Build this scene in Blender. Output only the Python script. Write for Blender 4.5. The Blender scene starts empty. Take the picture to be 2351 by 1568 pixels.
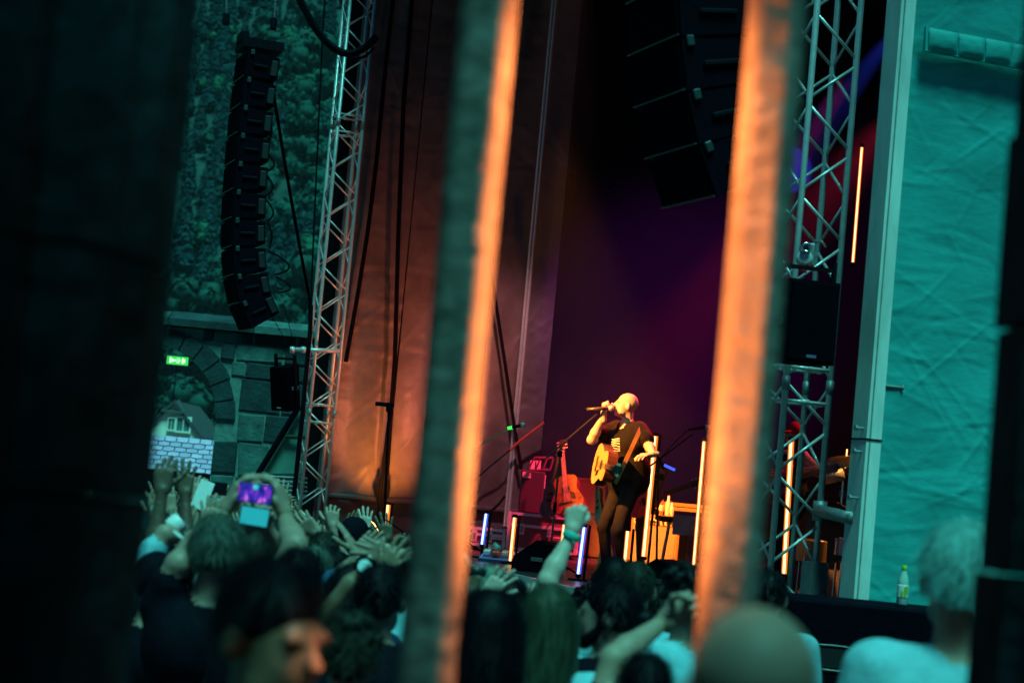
import bpy, math, random
import numpy as np
from mathutils import Vector, Matrix

rng = np.random.default_rng(7)
random.seed(7)
PI = math.pi
rad = math.radians
scene = bpy.context.scene
COL = scene.collection

# ------------------------------------------------------------------ camera
EYE = np.array([0.0, 0.0, 1.95])
PITCH, ROLL, FPX, CX, CY = rad(3.9), rad(5.3), 4571.0, 1175.5, 784.0
fwd = np.array([0, math.cos(PITCH), math.sin(PITCH)])
up0 = np.array([0, -math.sin(PITCH), math.cos(PITCH)])
rt0 = np.array([1.0, 0, 0])
RT = math.cos(ROLL) * rt0 + math.sin(ROLL) * up0
UP = math.cos(ROLL) * up0 - math.sin(ROLL) * rt0
cam_data = bpy.data.cameras.new('camera')
cam = bpy.data.objects.new('camera', cam_data)
COL.objects.link(cam)
cam.matrix_world = Matrix(((RT[0], UP[0], -fwd[0], EYE[0]), (RT[1], UP[1], -fwd[1], EYE[1]),
                           (RT[2], UP[2], -fwd[2], EYE[2]), (0, 0, 0, 1)))
cam_data.sensor_width = 36
cam_data.lens = 70
cam_data.clip_start = 0.05
cam_data.clip_end = 3000
cam_data.dof.use_dof = True
cam_data.dof.focus_distance = 19.2
cam_data.dof.aperture_fstop = 3.0
scene.camera = cam

# ------------------------------------------------------------------ world, sun, exposure
SUN_EL, SUN_AZ = rad(66), rad(168)      # direction the light comes from: behind the camera
world = bpy.data.worlds.new('World')
scene.world = world
world.use_nodes = True
wn = world.node_tree
wn.nodes.clear()
sky = wn.nodes.new('ShaderNodeTexSky')
sky.sky_type = 'NISHITA'
sky.sun_disc = False
sky.sun_elevation = SUN_EL
sky.sun_rotation = SUN_AZ
tint = wn.nodes.new('ShaderNodeMix')
tint.data_type = 'RGBA'
tint.blend_type = 'MULTIPLY'
tint.inputs[0].default_value = 1.0
tint.inputs[7].default_value = (0.07, 0.27, 0.46, 1)
bg = wn.nodes.new('ShaderNodeBackground')
bg.inputs[1].default_value = 0.05
wo = wn.nodes.new('ShaderNodeOutputWorld')
wn.links.new(sky.outputs[0], tint.inputs[6])
wn.links.new(tint.outputs[2], bg.inputs[0])
wn.links.new(bg.outputs[0], wo.inputs[0])
sl = bpy.data.lights.new('sun', 'SUN')
sl.energy = 3.9
sl.angle = rad(18)
sl.color = (0.19, 1.0, 0.86)
so = bpy.data.objects.new('sun', sl)
COL.objects.link(so)
sd = Vector((math.sin(SUN_AZ) * math.cos(SUN_EL), math.cos(SUN_AZ) * math.cos(SUN_EL), math.sin(SUN_EL)))
so.rotation_euler = sd.to_track_quat('Z', 'Y').to_euler()
so.location = (-20, -30, 40)

vs = scene.view_settings
vs.view_transform = 'Standard'
vs.look = 'None'
vs.exposure = 0.0
vs.gamma = 1.0
scene.cycles.use_denoising = True
scene.cycles.max_bounces = 6
scene.cycles.volume_bounces = 0
scene.cycles.sample_clamp_indirect = 4.0
scene.cycles.caustics_reflective = False
scene.cycles.caustics_refractive = False


def at(px, py, Y):
    """world point at depth Y seen at (px, py) of the 2351 x 1568 view"""
    d = fwd + RT * ((px - CX) / FPX) + UP * ((CY - py) / FPX)
    return EYE + d * (Y / d[1])


def c_(x0, y0, s):
    return lambda x, y: ((x0 + x / s) / 1.0204, (y0 + y / s) / 1.0204)


def ground_z(Y):
    return -0.02 * max(0.0, min(Y, 32.0) - 3.0)


# ------------------------------------------------------------------ materials
MATS = {}


def mat(name, col, rough=0.6, metal=0.0, var=0.25, scale=8.0, bump=0.0, bscale=None, stretch=(1, 1, 1), spec=0.5, col2=None):
    if name in MATS:
        return MATS[name]
    m = bpy.data.materials.new(name)
    m.use_nodes = True
    nt = m.node_tree
    b = nt.nodes['Principled BSDF']
    b.inputs['Roughness'].default_value = rough
    b.inputs['Metallic'].default_value = metal
    b.inputs['Specular IOR Level'].default_value = spec
    tc = nt.nodes.new('ShaderNodeTexCoord')
    mp = nt.nodes.new('ShaderNodeMapping')
    mp.inputs['Scale'].default_value = stretch
    nt.links.new(tc.outputs['Object'], mp.inputs[0])
    n = nt.nodes.new('ShaderNodeTexNoise')
    n.inputs['Scale'].default_value = scale
    n.inputs['Detail'].default_value = 6
    n.inputs['Roughness'].default_value = 0.65
    nt.links.new(mp.outputs[0], n.inputs['Vector'])
    r = nt.nodes.new('ShaderNodeValToRGB')
    r.color_ramp.elements[0].position = 0.3
    r.color_ramp.elements[1].position = 0.7
    c2 = col2 or tuple(min(1, c * (1 + var)) for c in col)
    r.color_ramp.elements[0].color = (*[c * (1 - var) for c in col], 1)
    r.color_ramp.elements[1].color = (*c2, 1)
    nt.links.new(n.outputs['Fac'], r.inputs[0])
    nt.links.new(r.outputs[0], b.inputs['Base Color'])
    if bump:
        n2 = nt.nodes.new('ShaderNodeTexNoise')
        n2.inputs['Scale'].default_value = bscale or scale * 3
        n2.inputs['Detail'].default_value = 5
        nt.links.new(mp.outputs[0], n2.inputs['Vector'])
        bp = nt.nodes.new('ShaderNodeBump')
        bp.inputs['Strength'].default_value = bump
        bp.inputs['Distance'].default_value = 0.02
        nt.links.new(n2.outputs['Fac'], bp.inputs['Height'])
        nt.links.new(bp.outputs[0], b.inputs['Normal'])
    MATS[name] = m
    return m


def emat(name, col, strength):
    if name in MATS:
        return MATS[name]
    m = bpy.data.materials.new(name)
    m.use_nodes = True
    b = m.node_tree.nodes['Principled BSDF']
    b.inputs['Base Color'].default_value = (*[c * 0.5 for c in col], 1)
    b.inputs['Emission Color'].default_value = (*col, 1)
    b.inputs['Emission Strength'].default_value = strength
    MATS[name] = m
    return m


BLACK = mat('black_metal', (0.004, 0.005, 0.010), 0.6, 0.0, 0.3, 20, spec=.06)
BOXBLACK = mat('speaker_paint', (0.0022, 0.0028, 0.007), 0.75, 0.0, 0.3, 30, 0.1, 120, spec=.02)
GRILLE = mat('speaker_grille', (0.0018, 0.0022, 0.005), 0.85, 0, 0.3, 60, 0.2, 300, spec=.02)
RUBBER = mat('cable_rubber', (0.003, 0.003, 0.007), 0.7, spec=.06)
ALU = mat('truss_aluminium', (0.66, 0.70, 0.70), 0.34, 0.35, 0.12, 14, 0.06, 60)
GALV = mat('galvanised_steel', (0.26, 0.29, 0.30), 0.5, 0.5, 0.2, 12, 0.08, 50)
CHROME = mat('chrome', (0.75, 0.75, 0.75), 0.2, 1.0, 0.05)
WHITEP = mat('painted_post', (0.62, 0.78, 0.72), 0.4, 0.15, 0.22, 5, 0.08, 30, stretch=(1, 1, .25))
STONE = mat('old_sandstone', (0.045, 0.12, 0.115), 0.9, 0, 0.55, 3.5, 0.6, 22)
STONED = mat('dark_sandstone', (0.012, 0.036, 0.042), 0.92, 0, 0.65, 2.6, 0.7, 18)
MORTAR = mat('pale_mortar', (0.10, 0.22, 0.20), 0.95, 0, 0.4, 9, 0.5, 40)
PIER = mat('shade_black_sandstone', (0.008, 0.032, 0.044), 0.9, 0, 0.9, 2.2, 0.7, 14, spec=.1)  # shade on the piers is put into this near-black stone colour
MULL = mat('mullion_stone', (0.125, 0.12, 0.11), 0.9, 0, 0.6, 4.2, 0.5, 26)
TARP = mat('white_tarp', (0.02, 0.33, 0.32), 0.6, 0, 0.28, 1.6, 0.16, 9, stretch=(1, 1, 2.2), spec=.3)
SIDETARP = mat('grey_side_sheet', (0.15, 0.12, 0.125), 0.4, 0, 0.3, 2.5, 0.3, 9, stretch=(1, 1, .8))
BLACKCLOTH = mat('black_molton', (0.0045, 0.002, 0.007), 0.95, 0, 0.3, 6, 0.3, 20)
DECK = mat('stage_deck', (0.035, 0.032, 0.032), 0.35, 0, 0.5, 4, 0.1, 30)
WOODO = mat('amp_tolex', (0.42, 0.20, 0.07), 0.5, 0, 0.12, 18, 0.15, 200)
CLOTHW = mat('towel_white', (0.7, 0.68, 0.66), 0.95, 0, 0.1, 12, 0.5, 50)


# ------------------------------------------------------------------ mesh builder
class MB:
    def __init__(self, M=None):
        self.v, self.f, self.M = [], [], None if M is None else np.array(M)

    def add(self, V, F):
        V = np.asarray(V, float).reshape(-1, 3)
        if self.M is not None:
            V = V @ self.M[:3, :3].T + self.M[:3, 3]
        o = sum(len(a) for a in self.v)
        self.v.append(V)
        self.f += [tuple(i + o for i in f) for f in F]
        return self

    def box(self, c, s, R=None, taper=None, bev=0.0):
        sx, sy, sz = [a / 2 for a in s]
        if bev > 0:
            b = min(bev, sx * .6, sy * .6, sz * .6)
            V, F = [], []
            for z, i in ((-sz, 1), (-sz + b, 0), (sz - b, 0), (sz, 1)):
                ex, ey = (sx - b, sy - b) if i else (sx, sy)
                cb = 0 if i else b
                if i:
                    V += [(-ex, -ey, z), (-ex, -ey, z), (ex, -ey, z), (ex, -ey, z), (ex, ey, z), (ex, ey, z), (-ex, ey, z), (-ex, ey, z)]
                else:
                    V += [(-ex, -ey + b, z), (-ex + b, -ey, z), (ex - b, -ey, z), (ex, -ey + b, z), (ex, ey - b, z), (ex - b, ey, z), (-ex + b, ey, z), (-ex, ey - b, z)]
            for k in range(3):
                for j in range(8):
                    F.append((k * 8 + j, k * 8 + (j + 1) % 8, k * 8 + 8 + (j + 1) % 8, k * 8 + 8 + j))
            F.append((6, 4, 2, 0))
            F.append((24, 26, 28, 30))
        else:
            V = [(-sx, -sy, -sz), (sx, -sy, -sz), (sx, sy, -sz), (-sx, sy, -sz), (-sx, -sy, sz), (sx, -sy, sz), (sx, sy, sz), (-sx, sy, sz)]
            F = [(0, 3, 2, 1), (4, 5, 6, 7), (0, 1, 5, 4), (1, 2, 6, 5), (2, 3, 7, 6), (3, 0, 4, 7)]
        V = np.array(V, float)
        if taper:
            k = (V[:, 2] + sz) / (2 * sz)
            V[:, 0] *= 1 + (taper - 1) * k
            V[:, 1] *= 1 + (taper - 1) * k
        if R is not None:
            V = V @ np.array(R).T
        return self.add(V + np.array(c), F)

    def tube(self, a, b, r0, r1=None, n=8, cap=True):
        a, b = np.array(a, float), np.array(b, float)
        r1 = r0 if r1 is None else r1
        d = b - a
        L = np.linalg.norm(d)
        if L < 1e-9:
            return self
        d /= L
        t = np.array([1, 0, 0]) if abs(d[0]) < .8 else np.array([0, 1, 0])
        u = np.cross(d, t); u /= np.linalg.norm(u)
        w = np.cross(d, u)
        an = np.arange(n) * 2 * PI / n
        ring = np.outer(np.cos(an), u) + np.outer(np.sin(an), w)
        V = np.vstack([a + ring * r0, b + ring * r1])
        F = [(i, (i + 1) % n, n + (i + 1) % n, n + i) for i in range(n)]
        if cap:
            F += [tuple(range(n))[::-1], tuple(range(n, 2 * n))]
        return self.add(V, F)

    def path(self, pts, r, n=6):
        P = np.array(pts, float)
        T = np.gradient(P, axis=0)
        T /= np.linalg.norm(T, axis=1)[:, None] + 1e-12
        ref = np.array([.3, .2, .93])
        V, F = [], []
        m = len(P)
        rr = np.broadcast_to(np.asarray(r, float), (m,))
        for i in range(m):
            u = np.cross(T[i], ref); u /= np.linalg.norm(u) + 1e-12
            w = np.cross(T[i], u)
            for k in range(n):
                a = 2 * PI * k / n
                V.append(P[i] + rr[i] * (math.cos(a) * u + math.sin(a) * w))
        for i in range(m - 1):
            for k in range(n):
                F.append((i * n + k, i * n + (k + 1) % n, (i + 1) * n + (k + 1) % n, (i + 1) * n + k))
        F += [tuple(range(n))[::-1], tuple(range((m - 1) * n, m * n))]
        return self.add(V, F)

    def lathe(self, prof, c=(0, 0, 0), R=None, n=16):
        V, F = [], []
        for r, z in prof:
            for k in range(n):
                a = 2 * PI * k / n
                V.append((r * math.cos(a), r * math.sin(a), z))
        m = len(prof)
        for i in range(m - 1):
            for k in range(n):
                F.append((i * n + k, i * n + (k + 1) % n, (i + 1) * n + (k + 1) % n, (i + 1) * n + k))
        F += [tuple(range(n))[::-1], tuple(range((m - 1) * n, m * n))]
        V = np.array(V)
        if R is not None:
            V = V @ np.array(R).T
        return self.add(V + np.array(c), F)

    def prism(self, poly, ext):
        P = np.array(poly, float)
        n = len(P)
        V = np.vstack([P, P + np.array(ext, float)])
        F = [tuple(range(n))[::-1], tuple(range(n, 2 * n))]
        F += [(i, (i + 1) % n, n + (i + 1) % n, n + i) for i in range(n)]
        return self.add(V, F)

    def grid(self, X, Y, Z):
        a, b = X.shape
        V = np.stack([X, Y, Z], -1).reshape(-1, 3)
        F = [(i * b + j, i * b + j + 1, (i + 1) * b + j + 1, (i + 1) * b + j) for i in range(a - 1) for j in range(b - 1)]
        return self.add(V, F)

    def build(self, name, material, parent=None, smooth=False, origin=None):
        V = np.vstack(self.v)
        if parent is not None:
            r = parent
            while r.parent is not None:
                r = r.parent
            o = np.array(r.location)
        elif origin is not None:
            o = np.array(origin, float)
        else:
            lo, hi = V.min(0), V.max(0)
            o = np.array([(lo[0] + hi[0]) / 2, (lo[1] + hi[1]) / 2, lo[2]])
        me = bpy.data.meshes.new(name)
        me.from_pydata((V - o).tolist(), [], self.f)
        for m in (material if isinstance(material, (list, tuple)) else [material]):
            me.materials.append(m)
        if smooth:
            me.polygons.foreach_set('use_smooth', [True] * len(me.polygons))
        me.validate()
        me.update()
        ob = bpy.data.objects.new(name, me)
        COL.objects.link(ob)
        if parent is not None:
            ob.parent = parent
        else:
            ob.location = o
        return ob


def tag(o, label=None, cat=None, group=None, kind=None):
    if label: o['label'] = label
    if cat: o['category'] = cat
    if group: o['group'] = group
    if kind: o['kind'] = kind
    return o


def thing(name, label, cat, loc=(0, 0, 0), group=None):
    o = bpy.data.objects.new(name, None)
    COL.objects.link(o)
    o.location = [float(a) for a in loc]
    o.empty_display_size = 0.2
    return tag(o, label, cat, group)


def rotm(x=0, y=0, z=0):
    from mathutils import Euler
    return np.array(Euler((x, y, z)).to_matrix())


def basis(x, y, z, o=(0, 0, 0)):
    M = np.eye(4)
    M[:3, 0], M[:3, 1], M[:3, 2], M[:3, 3] = x, y, z, o
    return M


def unit(v):
    v = np.array(v, float)
    return v / (np.linalg.norm(v) + 1e-12)


def bez(p0, p1, p2, n=14):
    t = np.linspace(0, 1, n)[:, None]
    p0, p1, p2 = map(lambda a: np.array(a, float), (p0, p1, p2))
    return (1 - t) ** 2 * p0 + 2 * t * (1 - t) * p1 + t ** 2 * p2


def sag(a, b, s, n=14):
    t = np.linspace(0, 1, n)[:, None]
    a, b = np.array(a, float), np.array(b, float)
    P = a + (b - a) * t
    P[:, 2] -= (4 * s * t * (1 - t))[:, 0]
    return P


def spot(name, loc, target, col, power, size=30, blend=0.4, radius=0.08):
    l = bpy.data.lights.new(name, 'SPOT')
    l.energy = power
    l.color = col
    l.spot_size = rad(size)
    l.spot_blend = blend
    l.shadow_soft_size = radius
    o = bpy.data.objects.new(name, l)
    COL.objects.link(o)
    o.location = [float(a) for a in loc]
    d = Vector([float(a) for a in np.array(target) - np.array(loc)])
    o.rotation_euler = d.to_track_quat('-Z', 'Y').to_euler()
    return o


def point(name, loc, col, power, radius=0.05):
    l = bpy.data.lights.new(name, 'POINT')
    l.energy = power
    l.color = col
    l.shadow_soft_size = radius
    o = bpy.data.objects.new(name, l)
    COL.objects.link(o)
    o.location = [float(a) for a in loc]
    return o


# stage frame: S0 = foot of the near tower, U along the stage front to the far tower, V into the stage
S0 = at(1852, 306, 14.0); S0[2] = 0
L0 = at(749, 561, 27.0); L0[2] = 0
U = unit(L0 - S0)
V = np.array([U[1], -U[0], 0])
ULEN = float(np.linalg.norm(L0 - S0))
Z = np.array([0, 0, 1.0])
FLOOR = 1.06


def P(u, v, z):
    return S0 + U * u + V * v + Z * z


# ------------------------------------------------------------------ figures: smooth-blended solids meshed as one skin
def _dist(pr, X, Y_, Z_):
    t = pr[0]
    if t == 'c':
        a, b, ra, rb = pr[1:5]
        ax, ay, az = a
        dx, dy, dz = b[0] - ax, b[1] - ay, b[2] - az
        L2 = dx * dx + dy * dy + dz * dz + 1e-12
        px, py, pz = X - ax, Y_ - ay, Z_ - az
        h = np.clip((px * dx + py * dy + pz * dz) / L2, 0, 1)
        return np.sqrt((px - dx * h) ** 2 + (py - dy * h) ** 2 + (pz - dz * h) ** 2) - (ra + (rb - ra) * h)
    c, r, R = pr[1:4]
    px, py, pz = X - c[0], Y_ - c[1], Z_ - c[2]
    q = [R[0, i] * px + R[1, i] * py + R[2, i] * pz for i in range(3)]
    k0 = np.sqrt(sum((q[i] / r[i]) ** 2 for i in range(3)))
    k1 = np.sqrt(sum((q[i] / (r[i] ** 2)) ** 2 for i in range(3))) + 1e-9
    return k0 * (k0 - 1) / k1


I3 = np.eye(3)


def cap(a, b, ra, rb=None, m=0, k=.03, sub=False):
    return ('c', tuple(map(float, a)), tuple(map(float, b)), ra, ra if rb is None else rb, m, k, sub)


def ell(c, r, m=0, k=.03, R=I3, sub=False):
    return ('e', tuple(map(float, c)), tuple(map(float, r)), R, None, m, k, sub)


def _bb(p):
    if p[0] == 'c':
        a, b, r = np.array(p[1]), np.array(p[2]), max(p[3], p[4])
        return np.minimum(a, b) - r, np.maximum(a, b) + r
    c, r = np.array(p[1]), max(p[2])
    return c - r, c + r


def sdf_mesh(prims, h, warp=None):
    bbs = [_bb(p) for p in prims]
    lo = np.min([b[0] for p, b in zip(prims, bbs) if not p[7]], 0) - 3 * h
    hi = np.max([b[1] for p, b in zip(prims, bbs) if not p[7]], 0) + 3 * h
    n = np.ceil((hi - lo) / h).astype(int) + 1
    F = np.full(n, 0.3)
    ax = [lo[i] + h * np.arange(n[i]) for i in range(3)]
    for p, (b0, b1) in zip(prims, bbs):
        pad = 2.5 * h + p[6]
        i0 = np.clip(((b0 - pad - lo) / h).astype(int), 0, n - 1)
        i1 = np.clip(((b1 + pad - lo) / h).astype(int) + 2, 1, n)
        s = tuple(slice(i0[i], i1[i]) for i in range(3))
        if any(i1[i] <= i0[i] for i in range(3)):
            continue
        X, Y_, Z_ = np.ix_(ax[0][s[0]], ax[1][s[1]], ax[2][s[2]])
        d = _dist(p, X, Y_, Z_)
        a, k = F[s], p[6]
        if p[7]:
            g = np.clip(.5 - .5 * (a + d) / k, 0, 1)
            F[s] = a * (1 - g) - d * g + k * g * (1 - g)
        else:
            g = np.clip(.5 + .5 * (d - a) / k, 0, 1)
            F[s] = d * (1 - g) + a * g - k * g * (1 - g)
    if warp is not None:
        X, Y_, Z_ = np.ix_(*ax)
        F = F + warp(X, Y_, Z_)
    S = F < 0
    cs = np.zeros(n - 1, np.int8)
    for dx in (0, 1):
        for dy in (0, 1):
            for dz in (0, 1):
                cs += S[dx:n[0] - 1 + dx, dy:n[1] - 1 + dy, dz:n[2] - 1 + dz]
    act = np.argwhere((cs > 0) & (cs < 8))
    idx = np.full(n - 1, -1, np.int64)
    idx[tuple(act.T)] = np.arange(len(act))
    acc = np.zeros((len(act), 3))
    cnt = np.zeros(len(act))
    corners = [(0, 0, 0), (1, 0, 0), (0, 1, 0), (1, 1, 0), (0, 0, 1), (1, 0, 1), (0, 1, 1), (1, 1, 1)]
    fv = [F[act[:, 0] + c[0], act[:, 1] + c[1], act[:, 2] + c[2]] for c in corners]
    for i, j in ((0, 1), (2, 3), (4, 5), (6, 7), (0, 2), (1, 3), (4, 6), (5, 7), (0, 4), (1, 5), (2, 6), (3, 7)):
        m = (fv[i] < 0) != (fv[j] < 0)
        t = fv[i][m] / (fv[i][m] - fv[j][m])
        ci, cj = np.array(corners[i], float), np.array(corners[j], float)
        acc[m] += ci + t[:, None] * (cj - ci)
        cnt[m] += 1
    Vv = lo + h * (act + acc / cnt[:, None])
    Q = []
    for a in range(3):
        b, c = (a + 1) % 3, (a + 2) % 3
        sl0 = [slice(None)] * 3; sl1 = [slice(None)] * 3
        sl0[a] = slice(0, n[a] - 1); sl1[a] = slice(1, n[a])
        e = S[tuple(sl0)] != S[tuple(sl1)]
        sl = [slice(None)] * 3
        sl[b] = slice(1, n[b] - 1); sl[c] = slice(1, n[c] - 1)
        w = np.argwhere(e[tuple(sl)])
        w[:, b] += 1; w[:, c] += 1
        ob, oc = np.zeros(3, int), np.zeros(3, int)
        ob[b] = 1; oc[c] = 1
        q = np.stack([idx[tuple((w - ob - oc).T)], idx[tuple((w - oc).T)], idx[tuple(w.T)], idx[tuple((w - ob).T)]], 1)
        flip = ~S[tuple(w.T)]
        q[flip] = q[flip][:, ::-1]
        Q.append(q)
    Q = np.vstack(Q)
    best = np.full(len(Vv), 1e9)
    mid = np.zeros(len(Vv), int)
    for p in prims:
        if p[7]:
            continue
        d = _dist(p, Vv[:, 0], Vv[:, 1], Vv[:, 2])
        m = d < best
        best[m] = d[m]; mid[m] = p[5]
    return Vv, Q, mid[Q[:, 0]]


HANDS = {}


def hand_mesh(pose):
    if pose in HANDS:
        return HANDS[pose]
    spread, curl, cs, th = {'open': (.20, .10, None, 0), 'relaxed': (.07, .38, None, 0), 'flat': (.03, .08, None, 0),
                            'fist': (.0, 1.45, None, 1), 'grip': (.0, 1.05, None, 1), 'pinch': (.02, .75, None, 1),
                            'horns': (.1, .1, (.1, 1.5, 1.5, .12), 1), 'point': (.03, .1, (.08, 1.4, 1.45, 1.5), 1),
                            'cup': (.12, .55, None, 0)}[pose]
    pr = [cap((0, 0, -.05), (0, 0, .012), .026, .027, k=.02)]
    bx = (-.031, -.010, .013, .034)
    bz = (.092, .097, .091, .080)
    ln = (.074, .083, .077, .060)
    rr = (.0095, .0098, .0093, .0082)
    for i in range(4):
        pr.append(cap((bx[i] * .55, 0, .012), (bx[i], 0, bz[i]), .016, .0135, k=.014))
        c = curl if cs is None else cs[i]
        a = spread * (i - 1.4) + .01
        p = np.array([bx[i], 0, bz[i]])
        ang = 0.0
        for f, cm in ((.45, .75), (.31, 1.05), (.24, .8)):
            ang += c * cm
            d = np.array([math.sin(a) * math.cos(ang), math.sin(ang), math.cos(a) * math.cos(ang)])
            q = p + d * ln[i] * f
            pr.append(cap(p, q, rr[i] * 1.02, rr[i] * .92, k=.004))
            p = q
    pr.append(cap((-.018, .012, .03), (-.036, .016, .05), .018, .014, k=.014))
    p = np.array([-.034, .014, .045])
    dirs = [(-.72, .25, .64), (-.55, .3, .78), (-.35, .32, .88)] if not th else [(-.35, .7, .62), (.25, .75, .6), (.75, .5, .4)]
    for d, l in zip(dirs, (.036, .032, .026)):
        q = p + unit(d) * l
        pr.append(cap(p, q, .0125, .0105, k=.006))
        p = q
    HANDS[pose] = sdf_mesh(pr, .0042)[:2]
    return HANDS[pose]


SKINS = {}


def skin_mat(tone):
    c = {'fair': (.33, .22, .165), 'tan': (.21, .13, .085), 'brown': (.10, .06, .04), 'pale': (.50, .37, .30), 'star': (.62, .43, .34)}[tone]
    return mat('skin_' + tone, c, .5, 0, .12, 14, .12, 60, spec=.4)


def cloth_mat(name):
    c = {'black': (.0025, .003, .008), 'white': (.19, .46, .53), 'navy': (.02, .03, .07), 'grey': (.16, .17, .18), 'yellow': (.62, .42, .06),
         'blue': (.05, .12, .24), 'red': (.42, .02, .03), 'green': (.05, .13, .08), 'denim': (.016, .015, .017), 'teal': (.06, .22, .22),
         'redshoe': (.5, .04, .03), 'tee': (.011, .010, .010)}[name]
    return mat('cloth_' + name, c, .85, 0, .22, 9, .9, 13, stretch=(1, 1, .6), spec=.08)


def hair_mat(name):
    c = {'black': (.003, .003, .006), 'brown': (.016, .018, .014), 'blond': (.035, .055, .045), 'grey': (.16, .22, .18), 'white': (.17, .47, .46),
         'dark': (.005, .006, .008), 'streak': (.012, .016, .012)}[name]
    return mat('hair_' + name, c, .5, 0, .5, 60, .2, 90, stretch=(1, 1, .15), spec=.10, col2={'streak': (.06, .085, .055), 'blond': (.11, .17, .14)}.get(name))


def mesh_obj(name, Vv, faces, mats, mids=None, parent=None, smooth=True):
    me = bpy.data.meshes.new(name)
    Vv = np.asarray(Vv, np.float32)
    Q = np.asarray(faces, np.int32)
    k = Q.shape[1]
    me.vertices.add(len(Vv)); me.vertices.foreach_set('co', Vv.ravel())
    me.loops.add(Q.size); me.loops.foreach_set('vertex_index', Q.ravel())
    me.polygons.add(len(Q))
    me.polygons.foreach_set('loop_start', np.arange(len(Q), dtype=np.int32) * k)
    me.polygons.foreach_set('loop_total', np.full(len(Q), k, np.int32))
    for m in mats:
        me.materials.append(m)
    if mids is not None:
        me.polygons.foreach_set('material_index', np.asarray(mids, np.int32))
    me.update(calc_edges=True)
    if smooth:
        me.polygons.foreach_set('use_smooth', [True] * len(Q))
    me.validate()
    o = bpy.data.objects.new(name, me)
    COL.objects.link(o)
    if parent is not None:
        o.parent = parent
    return o


def strands(style, n, R, hc, s, seed):
    """thin hair ribbons over the skull, in body space"""
    g = np.random.default_rng(seed)
    th = g.uniform(-PI, PI, n * 3)
    ph = np.arccos(g.uniform(-.35, 1, n * 3))
    front = np.cos(th - PI / 2)                     # 1 = face side
    keep = ~((front > .45) & (ph > .95)) & ~((front > .1) & (ph > 1.5))
    th, ph = th[keep][:n], ph[keep][:n]
    n = len(th)
    rx, ry, rz = .088, .108, .098
    K = {'short': 4, 'curly': 5, 'long': 9, 'bun': 5, 'mid': 7}.get(style, 4)
    L = {'short': .045, 'curly': .06, 'long': .46, 'bun': .07, 'mid': .2}.get(style, .04)
    pts = np.zeros((n, K, 3))
    Ln = L * g.uniform(.6, 1.1, n)
    wob = g.normal(0, .012 if style in ('short', 'mid', 'bun') else .007, (n, 3))
    for k in range(K):
        t = k / (K - 1)
        pk = ph + Ln * t / .1 * (1 if style != 'curly' else .5)
        over = np.clip((pk - 1.75), 0, None) * .1
        pk = np.minimum(pk, 1.75)
        lift = 1.0 + g.uniform(-.03, .05) + (.18 * t if style == 'curly' else .07 * t * (1 - t) * 2)
        x = rx * lift * np.sin(pk) * np.cos(th)
        y = ry * lift * np.sin(pk) * np.sin(th) - .018
        z = rz * lift * np.cos(pk) + .034 - over
        y = y - over * .12
        pts[:, k] = np.stack([x, y, z], 1) + wob * t * (1.5 if style != 'curly' else 3.0) + g.normal(0, .0012, (n, 3))
    side = np.stack([-np.sin(th), np.cos(th), np.zeros(n)], 1)
    w = (.0022 if style != 'curly' else .003) * min(1, (420 / n) ** .45)
    tap = np.linspace(1, .35, K)[None, :, None] * w
    A = pts - side[:, None] * tap
    B = pts + side[:, None] * tap
    Vv = np.stack([A, B], 2).reshape(-1, 3)
    Vv = (Vv * s) @ R.T + hc
    base = np.arange(n)[:, None] * K * 2 + np.arange(K - 1)[None] * 2
    base = base.ravel()
    Q = np.stack([base, base + 1, base + 3, base + 2], 1)
    return Vv, Q


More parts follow.
